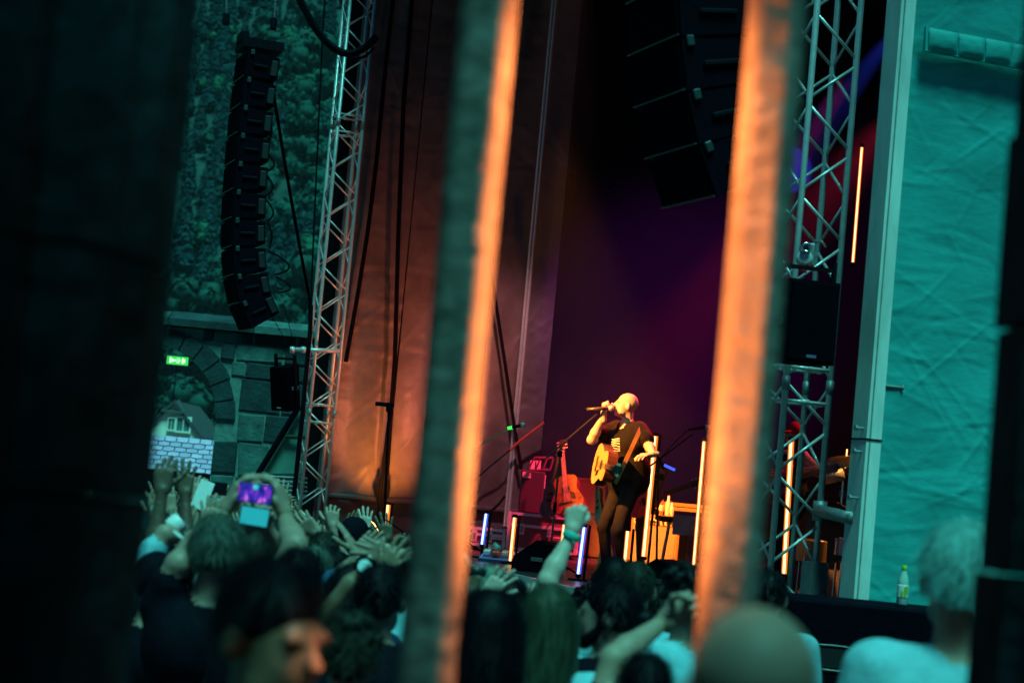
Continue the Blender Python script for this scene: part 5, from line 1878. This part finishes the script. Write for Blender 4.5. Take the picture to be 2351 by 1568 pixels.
def band(label, c, x, y, Y, col, dirv, r=.034, w=.022):
    p_ = W(c, x, y, Y)
    d = unit(dirv)
    u = unit(np.cross(d, [.2, .9, .1])); w_ = np.cross(d, u)
    m = MB()
    Vv = []
    for k in range(16):
        a = 2 * PI * k / 16
        rr = math.cos(a) * u + math.sin(a) * w_
        Vv += [p_ + rr * r - d * w / 2, p_ + rr * (r + .004) - d * w / 4, p_ + rr * (r + .004) + d * w / 4, p_ + rr * r + d * w / 2]
    F = [(4 * k + j, 4 * ((k + 1) % 16) + j, 4 * ((k + 1) % 16) + j + 1, 4 * k + j + 1) for k in range(16) for j in range(3)]
    m.add(Vv, F)
    return tag(m.build('wristband', mat('band_' + label.split()[0], col, .4), smooth=True), label, 'wristband', 'wristbands in the crowd')


# phone filming woman
YP = 6.9
person('person with pale tousled hair filming with both arms raised', c3(610, 470), YP, 88, 'short', 'blond', 'black', skin='fair', ns=2200, h_grid=.012,
       arms=[('L', W(c3, 335, 770, YP - .05), W(c3, 640, 440, YP + .28), 'cup', (1, .25, .1), (.30, .12, .94)), ('R', W(c3, 1115, 650, YP), W(c3, 1050, 470, YP + .28), 'cup', (-1, .25, .1), (-.30, .12, .94))])
pc_ = W(c3, 850, 300, YP + .20)
Rp = rotm(0, rad(2.0), 0)
ph = thing('smartphone', 'black smartphone showing the purple stage held up in both hands', 'phone', pc_ - Z * .04, 'phones in the crowd')
MB(basis(Rp[:, 0], Rp[:, 1], Rp[:, 2], pc_)).box((0, 0, 0), (.125, .009, .070), bev=.004).build('case', BLACK, ph)
scr = bpy.data.materials.new('phone_screen')
scr.use_nodes = True
nt = scr.node_tree
b_s = nt.nodes['Principled BSDF']
tc = nt.nodes.new('ShaderNodeTexCoord'); mpn = nt.nodes.new('ShaderNodeMapping'); mpn.inputs['Scale'].default_value = (90, 1, 28)
nz_ = nt.nodes.new('ShaderNodeTexNoise'); nz_.inputs['Scale'].default_value = 1.0; nz_.inputs['Detail'].default_value = 4
rp = nt.nodes.new('ShaderNodeValToRGB')
for i, (pos, col) in enumerate(((.38, (.005, .005, .12, 1)), (.52, (.03, .02, .55, 1)), (.60, (.45, .03, .65, 1)), (.68, (1, .35, .9, 1)))):
    if i < 2:
        e_ = rp.color_ramp.elements[i]; e_.position = pos
    else:
        e_ = rp.color_ramp.elements.new(pos)
    e_.color = col
nt.links.new(tc.outputs['Object'], mpn.inputs[0]); nt.links.new(mpn.outputs[0], nz_.inputs['Vector']); nt.links.new(nz_.outputs['Fac'], rp.inputs[0])
nt.links.new(rp.outputs[0], b_s.inputs['Emission Color'])
b_s.inputs['Emission Strength'].default_value = 1.0
b_s.inputs['Base Color'].default_value = (.01, .01, .02, 1)
MB(basis(Rp[:, 0], Rp[:, 1], Rp[:, 2], pc_)).box((0, -.0055, 0), (.117, .002, .063)).build('screen', scr, ph)
MB(basis(Rp[:, 0], Rp[:, 1], Rp[:, 2], pc_)).tube((0, -.0068, .022), (0, -.0075, .022), .009, n=14).build('glare_dot', emat('dot_cyan', (.0, .6, .6), 1.0), ph)  # cyan glare on the phone, built as a glowing dot
t2c = W(c3, 845, 455, 7.6)
tb_ = thing('tablet', 'pale glowing tablet held up just below the filming phone', 'tablet', t2c - Z * .07, 'phones in the crowd')
MB().box(t2c, (.115, .01, .075), rotm(rad(-12), rad(4), 0), bev=.006).build('case', BLACK, tb_)
MB().box(t2c - np.array([0, .0065, 0]), (.105, .003, .066), rotm(rad(-12), rad(4), 0)).build('screen', emat('screen_cyan', (.02, .42, .50), .55), tb_)
person('person with long brown hair holding the tablet with both hands', c3(850, 556), 8.3, 92, 'long', 'brown', 'grey', ns=600,
       arms=[('L', None, W(c3, 770, 540, 7.9), 'grip', (.4, .8, .2)), ('R', None, W(c3, 935, 545, 7.9), 'grip', (-.4, .8, .2))])
person('person with black hair right of the filming arms', c3(990, 478), 9.0, 84, 'mid', 'black', 'black')
person('big dark haired head in front of the far tower foot', c3(1150, 688), 6.3, 85, 'short', 'black', 'black', h_grid=.012, ns=800)
person('small dark head with lit top before the orange sheet', c3(1320, 568), 10.2, 70, 'short', 'brown', 'black', skin='fair', arms=[('R', None, W(h2, 620, 760, 10.4), 'relaxed')])
person('person with greenish pinned up hair between two dark heads', c3(1265, 668), 8.8, 88, 'bun', 'blond', 'navy', yaw=-20)
person('black haired head at the left stone mullion', c3(1700, 788), 6.7, 80, 'short', 'black', 'black', h_grid=.012, ns=800)
person('person with dark loose curls low beside the left mullion', c3(1500, 1148), 5.4, 85, 'curly', 'brown', 'black', h_grid=.012, ns=900)
person('blurred face turned sideways close to the camera', c3(985, 800), 3.42, -42, 'short', 'black', 'black', skin='tan', h_grid=.011, ns=2200, yaw=0, pitch=-8)
person('dark capped head at the left stone pier', c3(205, 700), 7.4, 80, 'cap', 'black', 'black')

gA = 'people with raised hands at the left'


def raiser(label, hx, hy, hc, Y, skin='fair', shirt='black', hair='short', hcol='dark', pose='open', side='R', dx=.12, H=1.66, second=None, palm=None, fdir=None, dz=.62, sleeve=.5, wide=None, elbow=None):
    w = at(*hc(hx, hy), Y)
    e = 1 if side == 'R' else -1
    gz_ = ground_z(Y)
    x = w[0] - e * (dx + .19)
    s = H / 1.75
    zs = w[2] - gz_
    arms = [(side, None if elbow is None else at(*hc(elbow[0], elbow[1]), elbow[2]), w - np.array([0, 0, .09]), pose, palm, fdir)]
    if second is not None:
        arms.append(('L' if side == 'R' else 'R', None, at(*hc(second[0], second[1]), Y) - np.array([0, 0, .09]), second[2] if len(second) > 2 else pose))
    return person(label, None, 0, 84, hair, hcol, shirt, skin=skin, base=(x, Y - .12, gz_), height=H, arms=arms, h_grid=.016, ns=300, sleeve=sleeve)


raiser('person raising a large dark hand in front of the slate roof', 620, 260, h1, 9.6, 'brown', 'black', 'short', 'black', 'open', 'R', .05, 1.66, palm=(.1, 1, .1))
raiser('person lifting a blurred hand at the left edge of the slates', 270, 170, h1, 8.4, 'brown', 'black', 'short', 'black', 'relaxed', 'L', .05, 1.64)
raiser('person waving a pale two fingered hand below the slates', 430, 540, h1, 10.6, 'fair', 'navy', 'mid', 'brown', 'horns', 'R', .03, 1.62)
raiser('person reaching up slim fingers beside the dark hand', 770, 400, h1, 11.2, 'fair', 'black', 'mid', 'brown', 'relaxed', 'R', .08, 1.62)
raiser('person holding a white phone low under the arch pier', 900, 640, h1, 10.0, 'tan', 'green', 'short', 'dark', 'cup', 'R', .1, 1.56)
raiser('person stretching up a thin arm holding a dark phone', 1030, 470, h1, 10.8, 'fair', 'yellow', 'short', 'dark', 'horns', 'R', .02, 1.60, sleeve=.85)
raiser('person with open hand before the arch pier', 930, 740, h1, 9.2, 'fair', 'black', 'mid', 'dark', 'open', 'L', .04, 1.52)
raiser('person in white lace sleeve reaching up with pale bracelet', 570, 800, h1, 7.8, 'fair', 'white', 'mid', 'dark', 'cup', 'R', .26, 1.50, elbow=(300, 1060, 7.7), sleeve=.95 * .9)
raiser('person lifting a wrist with a round watch at the left', 215, 640, h1, 9.0, 'tan', 'black', 'short', 'black', 'relaxed', 'R', .03, 1.55)
raiser('person waving small pink fingers behind the watch arm', 240, 470, h1, 11.5, 'fair', 'red', 'mid', 'dark', 'open', 'R', .04, 1.6)
raiser('person with both hands up among the left crowd', 620, 760, h1, 9.8, 'tan', 'black', 'short', 'dark', 'cup', 'R', .02, 1.5, second=(430, 760, 'cup'))
raiser('person with a small far hand left of the far tower', 150, 190, h2, 13.5, 'fair', 'black', 'short', 'dark', 'open', 'R', .04, 1.66)
raiser('person with dark round hair raising a hand by the tower foot', 480, 440, h2, 12.2, 'tan', 'red', 'short', 'black', 'open', 'R', -.08, 1.74)
raiser('person holding up curled fingers before the dark sheet', 810, 470, h2, 11.6, 'fair', 'black', 'mid', 'brown', 'cup', 'R', .02, 1.56)
raiser('person clapping two pink lit hands above the crowd', 1130, 760, h2, 9.0, 'fair', 'black', 'short', 'dark', 'flat', 'R', -.10, 1.52, second=(1075, 790, 'flat'), palm=(-1, .2, 0))
raiser('person in blue sleeve stretching out a pale hand', 1150, 990, h2, 8.2, 'pale', 'blue', 'mid', 'dark', 'open', 'R', .34, 1.44, sleeve=.95, elbow=(850, 1300, 8.1))
raiser('person raising a brown hand with a pale watch', 1400, 930, h2, 7.4, 'tan', 'black', 'short', 'black', 'open', 'R', .32, 1.42, elbow=(1020, 1380, 7.2), fdir=(.6, .15, .75))
raiser('person with a dark silhouetted hand before the glaring lamp', 1525, 640, h2, 11.2, 'brown', 'black', 'short', 'black', 'open', 'R', .05, 1.56)
raiser('person whose hair glows orange in front of the floodlight', 1330, 900, h2, 12.4, 'tan', 'black', 'curly', 'brown', 'relaxed', 'L', .02, 1.66)
person('person in black hat in front of the orange sheet', h2(1085, 520), 12.0, 60, 'cap', 'black', 'black')
person('person in white sleeves beside the left mullion', h2(1600, 860), 8.4, 80, 'short', 'dark', 'white', arms=[('R', None, W(h2, 1640, 1000, 8.3), 'open')])
gx_r = np.random.default_rng(21)
fill = [('tiny far hand just left of the tower foot', 676, 1168, 15.0), ('far hand against the awning sheet', 640, 1150, 14.2), ('small lifted palm under the slanting pole', 606, 1128, 14.6), ('thin raised arm under the dark pier stones', 540, 1128, 13.0),
        ('far open palm between phone and white sleeve', 516, 1136, 13.6), ('small pale palm at the pier corner', 470, 1150, 13.8), ('little hand between two dark hands', 446, 1148, 13.0), ('low raised hand at the left pier edge', 384, 1150, 12.6),
        ('hand low behind the blond head', 560, 1196, 12.0), ('far hand right of the tower foot', 792, 1196, 14.0), ('raised fingers before the orange glow', 845, 1192, 13.4), ('hand nearest the left mullion edge', 908, 1232, 11.4),
        ('hand low in front of the orange sheet', 760, 1232, 10.6), ('lifted palm beside the bun haired head', 700, 1212, 11.8)]
for i_, (lab_, px_, py_, Y_f) in enumerate(fill):
    raiser('person with ' + lab_, px_, py_, lambda a, b: (a, b), Y_f, ('fair', 'tan', 'pale', 'brown')[i_ % 4], ('black', 'navy', 'black', 'grey')[i_ % 4], ('short', 'mid', 'short', 'curly')[i_ % 4], ('black', 'dark', 'brown', 'dark')[i_ % 4],
           ('open', 'cup', 'relaxed', 'flat', 'open', 'point')[i_ % 6], 'RL'[i_ % 2], gx_r.uniform(-.02, .12), gx_r.uniform(1.56, 1.68), palm=(gx_r.uniform(-.6, .6), 1, 0))
heads = [(392, 1262, 9.0, 'under the watch wearing arm'), (452, 1244, 10.0, 'left of the blond head'), (548, 1240, 9.6, 'behind the blond head'), (668, 1240, 11.0, 'below the far awning hands'), (778, 1268, 9.2, 'left of the clapping hands'),
         (806, 1300, 8.0, 'under the pale stretched hand'), (852, 1258, 10.6, 'under the floodlight'), (912, 1312, 8.6, 'touching the left mullion edge'), (1066, 1348, 8.6, 'right of the left mullion, under the dark hand'), (1216, 1376, 7.6, 'left of the raised elbow'),
         (1524, 1346, 9.6, 'under the right floor monitor'), (1352, 1352, 10.2, 'under the blue tube')]
for i_, (px_, py_, Y_f, lab_) in enumerate(heads):
    person('dark head ' + lab_, (px_, py_), Y_f, 84 + 6 * (i_ % 3), ('short', 'mid', 'short', 'curly')[i_ % 4], ('black', 'dark', 'brown', 'black')[i_ % 4], ('black', 'navy', 'black', 'grey')[i_ % 4], h_grid=.016, ns=500)
# accessories
tag(MB().box(W(h1, 845, 500, 10.0), (.075, .009, .15), rotm(rad(-10), rad(16), rad(10)), bev=.006).build('smartphone', mat('phone_white', (.75, .8, .78), .3)), 'white smartphone seen from behind below the arch pier', 'phone', 'phones in the crowd')
tag(MB().box(W(h1, 1030, 400, 10.75), (.13, .009, .07), rotm(rad(-8), 0, 0), bev=.004).build('smartphone', BLACK), 'small dark smartphone held high by a thin arm', 'phone', 'phones in the crowd')
band('pale bracelet on the lace sleeved arm', h1, 455, 930, 7.75, (.75, .8, .8), (.6, .2, .6), .036, .05)
band('thin silver bracelet on a forearm left of the blond head', h1, 530, 1120, 7.6, (.7, .75, .75), (.5, .1, .8), .036, .014)
band('round silver watch at the left stone pier', h1, 205, 720, 8.95, (.5, .6, .6), (.1, .1, 1), .034, .03)
band('turquoise band on the thin arm with the dark phone', h1, 1025, 590, 10.75, (.05, .5, .42), (0, .1, 1), .032, .03)
wt = thing('wristwatch', 'pale round wristwatch on the brown hand by the left mullion', 'watch', W(h2, 1210, 1160, 7.2))
wp = W(h2, 1208, 1162, 7.16)
MB().tube(wp + np.array([0, .012, 0]), wp + np.array([-.004, -.006, .004]), .024, n=18).build('watch_face', mat('watch_face', (.6, .8, .8), .15), wt)
pbm = MB()
dv = unit(W(h2, 1400, 930, 7.4) - W(h2, 1020, 1380, 7.2))
u_ = unit(np.cross(dv, [0, 1, 0])); w_v = np.cross(dv, u_)
pbm.path([wp + np.array([0, .038, 0]) + .036 * (math.cos(a) * u_ + math.sin(a) * w_v) for a in np.linspace(0, 2 * PI, 17)], .009)
pbm.build('watch_strap', RUBBER, wt)

# centre group
person('big dark haired head at the bottom beside the left mullion', c7(385, 495), 5.6, 82, 'mid', 'black', 'black', h_grid=.012, ns=2400)
person('woman with long straight fair streaked hair', c7(870, 462), 6.3, 90, 'long', 'streak', 'white', h_grid=.012, ns=2600)
person('bearded man with dark bun looking left over his shoulder', c7(1400, 425), 7.0, 150, 'bun', 'black', 'black', skin='fair', beard=True, h_grid=.012, ns=800, yaw=18)
person('black haired head just below the singer legs', c7(1425, 212), 9.4, 88, 'mid', 'black', 'black', ns=600)
person('man with cropped hair and bare neck in white shirt', c7(1610, 248), 8.8, 86, 'short', 'brown', 'white', skin='fair', ns=260)
person('curly haired man in white shirt holding his hand to his face', c7(2030, 318), 7.6, 125, 'curly', 'dark', 'white', skin='fair', beard=True, ns=700)
YF = 5.6
person('dark low head with bare arm bent up beside it', c7(1690, 1030), YF, 88, 'short', 'black', 'black', h_grid=.012, ns=800,
       arms=[('L', W(c7, 1400, 1060, YF + .05), W(c7, 1790, 770, YF + .2), 'grip', (.3, -.6, .3), (.75, .1, .6)), ])
sg = W(c7, 1865, 640, YF + .18)
tag(MB().tube(sg, sg + np.array([.006, .0, -.012]), .012, n=12).build('finger_ring', CHROME), 'shiny ring on the bent hand near the curly man', 'ring')
YX = 7.9
person('person in white T-shirt thrusting a fist up with turquoise band', c7(1370, 520), YX, 80, 'short', 'dark', 'white', skin='pale',
       arms=[('L', W(c7, 840, 400, YX - .02), W(c8, 1745, 640, YX + .05), 'fist', (.2, 1, 0), (.12, .1, 1))], sleeve=.42)
band('turquoise silicone band on the raised fist', c8, 1755, 655, YX + .04, (.02, .45, .45), at(1330, 1190, YX) - at(1265, 1330, YX), .036, .03)
person('person with short grey hair low in front of the stage', c7(370, 292), 9.4, 86, 'short', 'grey', 'black')
person('dark head low between the floor monitor and the crowd', c7(530, 392), 8.2, 80, 'mid', 'black', 'black')
raiser('person raising a dark hand with black wristband by the left mullion', 400, 820, c8, 7.6, 'brown', 'white', 'short', 'black', 'cup', 'R', .02, 1.40, fdir=(-.05, .1, 1))
raiser('person spreading the five fingers of a pale hand', 600, 840, c8, 8.0, 'pale', 'black', 'short', 'dark', 'open', 'R', .06, 1.40, palm=(.25, -1, .1), fdir=(.62, .1, .75))
band('black band on the dark raised hand', c8, 350, 1190, 7.55, (.01, .01, .014), (0, .1, 1), .036, .03)
band('turquoise ring band on the splayed pale hand', c8, 650, 810, 7.98, (.02, .5, .45), (.62, .1, .75), .012, .01)
raiser('person showing only fingertips above a dark head', 1150, 1430, c8, 8.8, 'fair', 'black', 'short', 'dark', 'relaxed', 'R', .1, 1.35)
# right
person('bald head close to the camera below the right mullion', (1745, 1392), 2.45, 86, 'bald', shirt='navy', skin='star', h_grid=.010, width=1.05)
person('dark haired head with an ear and white collar at the near tower foot', (1768, 1312), 9.0, 95, 'short', 'black', 'white', yaw=-10)
person('white haired man in pale shirt half hidden by the right pier', (2216, 1214), 5.0, 88, 'short', 'white', 'white', h_grid=.011, ns=4000)


# ================================================================== stone window the picture is taken through
YM = 3.0
WINZ0, WINZ1 = 1.15, 3.35


def mullion(label, px, py, seed):
    c = at(px, py, YM)
    t = thing('stone_mullion', label, 'mullion', (c[0], YM, WINZ0), 'window mullions')
    gg = np.random.default_rng(seed)
    ang = rad(20)
    R = np.array([[math.cos(ang), -math.sin(ang)], [math.sin(ang), math.cos(ang)]])
    # plan: front fillet, hollow chamfers, flat back
    half = [(.0, -.088), (.012, -.086), (.022, -.070), (.036, -.052), (.052, -.040), (.060, -.026), (.062, .02), (.045, .06), (.02, .085), (0, .088)]
    prof = half + [(-x, y) for x, y in half[-2:0:-1]]
    prof = .68 * np.array(prof) @ R.T
    zs = [WINZ0, 1.48, 2.86, WINZ1]
    for k in range(len(zs) - 1):
        za, zb_ = zs[k] + .003, zs[k + 1] - .003
        nz = 44
        rows = []
        off = gg.normal(0, .0015, 2)
        dmg = [(gg.uniform(za, zb_), gg.uniform(0, 2 * PI), gg.uniform(.02, .07), gg.uniform(.002, .008)) for _ in range(5)]
        for i in range(nz):
            z_ = za + (zb_ - za) * i / (nz - 1)
            pt = prof.copy() + off
            an = np.arctan2(pt[:, 1], pt[:, 0])
            sc_ = np.ones(len(pt))
            for (dz, da, w, dep_) in dmg:
                dd = np.angle(np.exp(1j * (an - da)))
                sc_ -= dep_ / .07 * np.exp(-((z_ - dz) / w) ** 2 - (dd / .5) ** 2)
            e_ = min(i, nz - 1 - i)
            if e_ == 0:
                sc_ = sc_ * .965
            pt = pt * sc_[:, None]
            rows.append(np.c_[pt[:, 0] + c[0], pt[:, 1] + YM, np.full(len(pt), z_)])
        n = len(prof)
        m = MB()
        m.add(np.vstack(rows), [(i * n + j, i * n + (j + 1) % n, (i + 1) * n + (j + 1) % n, (i + 1) * n + j) for i in range(nz - 1) for j in range(n)] + [tuple(range(n))[::-1], tuple(range((nz - 1) * n, nz * n))])
        m.build('stone', MULL, t, smooth=True)
    return t


mullion('weathered stone mullion, left of two, one face glowing orange', 1047, 784, 1)
mullion('weathered stone mullion, right of two, broad face glowing orange', 1722, 784, 2)


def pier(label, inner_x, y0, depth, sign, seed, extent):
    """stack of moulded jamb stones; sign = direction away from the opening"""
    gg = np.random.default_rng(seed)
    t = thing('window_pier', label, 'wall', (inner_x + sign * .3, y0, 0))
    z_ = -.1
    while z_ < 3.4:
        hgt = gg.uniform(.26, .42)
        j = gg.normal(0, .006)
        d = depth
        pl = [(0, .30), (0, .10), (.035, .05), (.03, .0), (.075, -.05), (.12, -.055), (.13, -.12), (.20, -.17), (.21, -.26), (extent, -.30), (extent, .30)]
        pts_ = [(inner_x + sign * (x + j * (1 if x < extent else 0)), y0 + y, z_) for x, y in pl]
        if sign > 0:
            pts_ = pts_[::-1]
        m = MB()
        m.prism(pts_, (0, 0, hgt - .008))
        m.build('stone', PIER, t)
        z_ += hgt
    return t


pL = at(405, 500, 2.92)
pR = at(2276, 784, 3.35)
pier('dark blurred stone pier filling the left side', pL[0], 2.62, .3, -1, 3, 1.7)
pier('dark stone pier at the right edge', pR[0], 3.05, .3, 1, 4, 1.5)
# sill, head and an added unseen chamber that shades the near stone
rm = thing('window_sill', 'stone sill under the mullioned window', 'sill', (.1, YM, 0))
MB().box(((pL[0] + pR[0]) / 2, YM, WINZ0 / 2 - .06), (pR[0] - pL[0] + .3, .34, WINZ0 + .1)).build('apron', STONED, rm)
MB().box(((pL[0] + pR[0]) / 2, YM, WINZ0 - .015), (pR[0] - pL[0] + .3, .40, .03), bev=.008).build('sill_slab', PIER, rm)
lt = thing('window_lintel', 'stone lintel over the mullioned window', 'lintel', (.1, YM, WINZ1))
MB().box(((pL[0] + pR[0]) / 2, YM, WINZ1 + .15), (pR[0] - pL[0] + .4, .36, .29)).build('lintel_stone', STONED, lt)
room = thing('shade_chamber', 'added unseen stone walls and ceiling shading the viewpoint', 'room', (0, 0, 0))
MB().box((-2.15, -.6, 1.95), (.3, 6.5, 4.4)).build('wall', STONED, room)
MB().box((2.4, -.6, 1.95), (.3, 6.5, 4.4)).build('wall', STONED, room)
MB().box((-1.15, -1.2, 4.25), (2.4, 6.0, .2)).build('ceiling', STONED, room)  # front edge placed to shade the piers and near heads
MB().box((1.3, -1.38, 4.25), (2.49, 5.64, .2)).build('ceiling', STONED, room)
# two unseen amber lamps added on sill and lintel to light the mullion faces
lx = (at(1047, 784, YM)[0] + at(1722, 784, YM)[0]) / 2
LAMP = (1.0, .235, .055)
for nm, zz, pw in (('sill', WINZ0 + .10, 9.0), ('lintel', WINZ1 - .12, 8.0)):
    t = thing('amber_lamp', 'added unseen amber floodlight on the window ' + nm + ' between the mullions', 'lamp', (lx, YM - .02, zz))
    MB().box((lx, YM - .02, zz), (.10, .05, .07), bev=.01).build('housing', BLACK, t)
    s_ = 1 if nm == 'sill' else -1
    MB().box((lx, YM - .02, zz + s_ * .038), (.08, .04, .004)).build('lens', emat('lens_lamp', LAMP, 6), t)
    spot('amber_' + nm, (lx, YM - .02, zz + s_ * .06), (lx, YM + .04, zz + s_ * 3), LAMP, pw * 105, 42, .5, .03)

# stage smoke, kept under the stage roof
hz = sbox(-.35, ULEN + .38, .5, 8.9, FLOOR + .01, 9.5)
vm = bpy.data.materials.new('stage_smoke')
vm.use_nodes = True
vm.node_tree.nodes.clear()
pv_ = vm.node_tree.nodes.new('ShaderNodeVolumePrincipled')
pv_.inputs['Color'].default_value = (.9, .9, .92, 1)
pv_.inputs['Density'].default_value = .0028
pv_.inputs['Anisotropy'].default_value = .2
mo = vm.node_tree.nodes.new('ShaderNodeOutputMaterial')
vm.node_tree.links.new(pv_.outputs[0], mo.inputs['Volume'])
tag(hz.build('haze', vm), 'thin stage smoke under the roof', 'smoke', kind='stuff')

vh = MB().box((0, 182, 62), (360, 100, 120))
am = bpy.data.materials.new('valley_air')
am.use_nodes = True
am.node_tree.nodes.clear()
pa = am.node_tree.nodes.new('ShaderNodeVolumePrincipled')
pa.inputs['Color'].default_value = (.7, .95, 1.0, 1)
pa.inputs['Density'].default_value = .00032
ma_ = am.node_tree.nodes.new('ShaderNodeOutputMaterial')
am.node_tree.links.new(pa.outputs[0], ma_.inputs['Volume'])
tag(vh.build('haze', am), 'thin evening mist between the wall and the hillside', 'mist', kind='stuff')

for o in bpy.data.objects:
    for k_ in ('hc', 'sc'):
        if k_ in o:
            del o[k_]
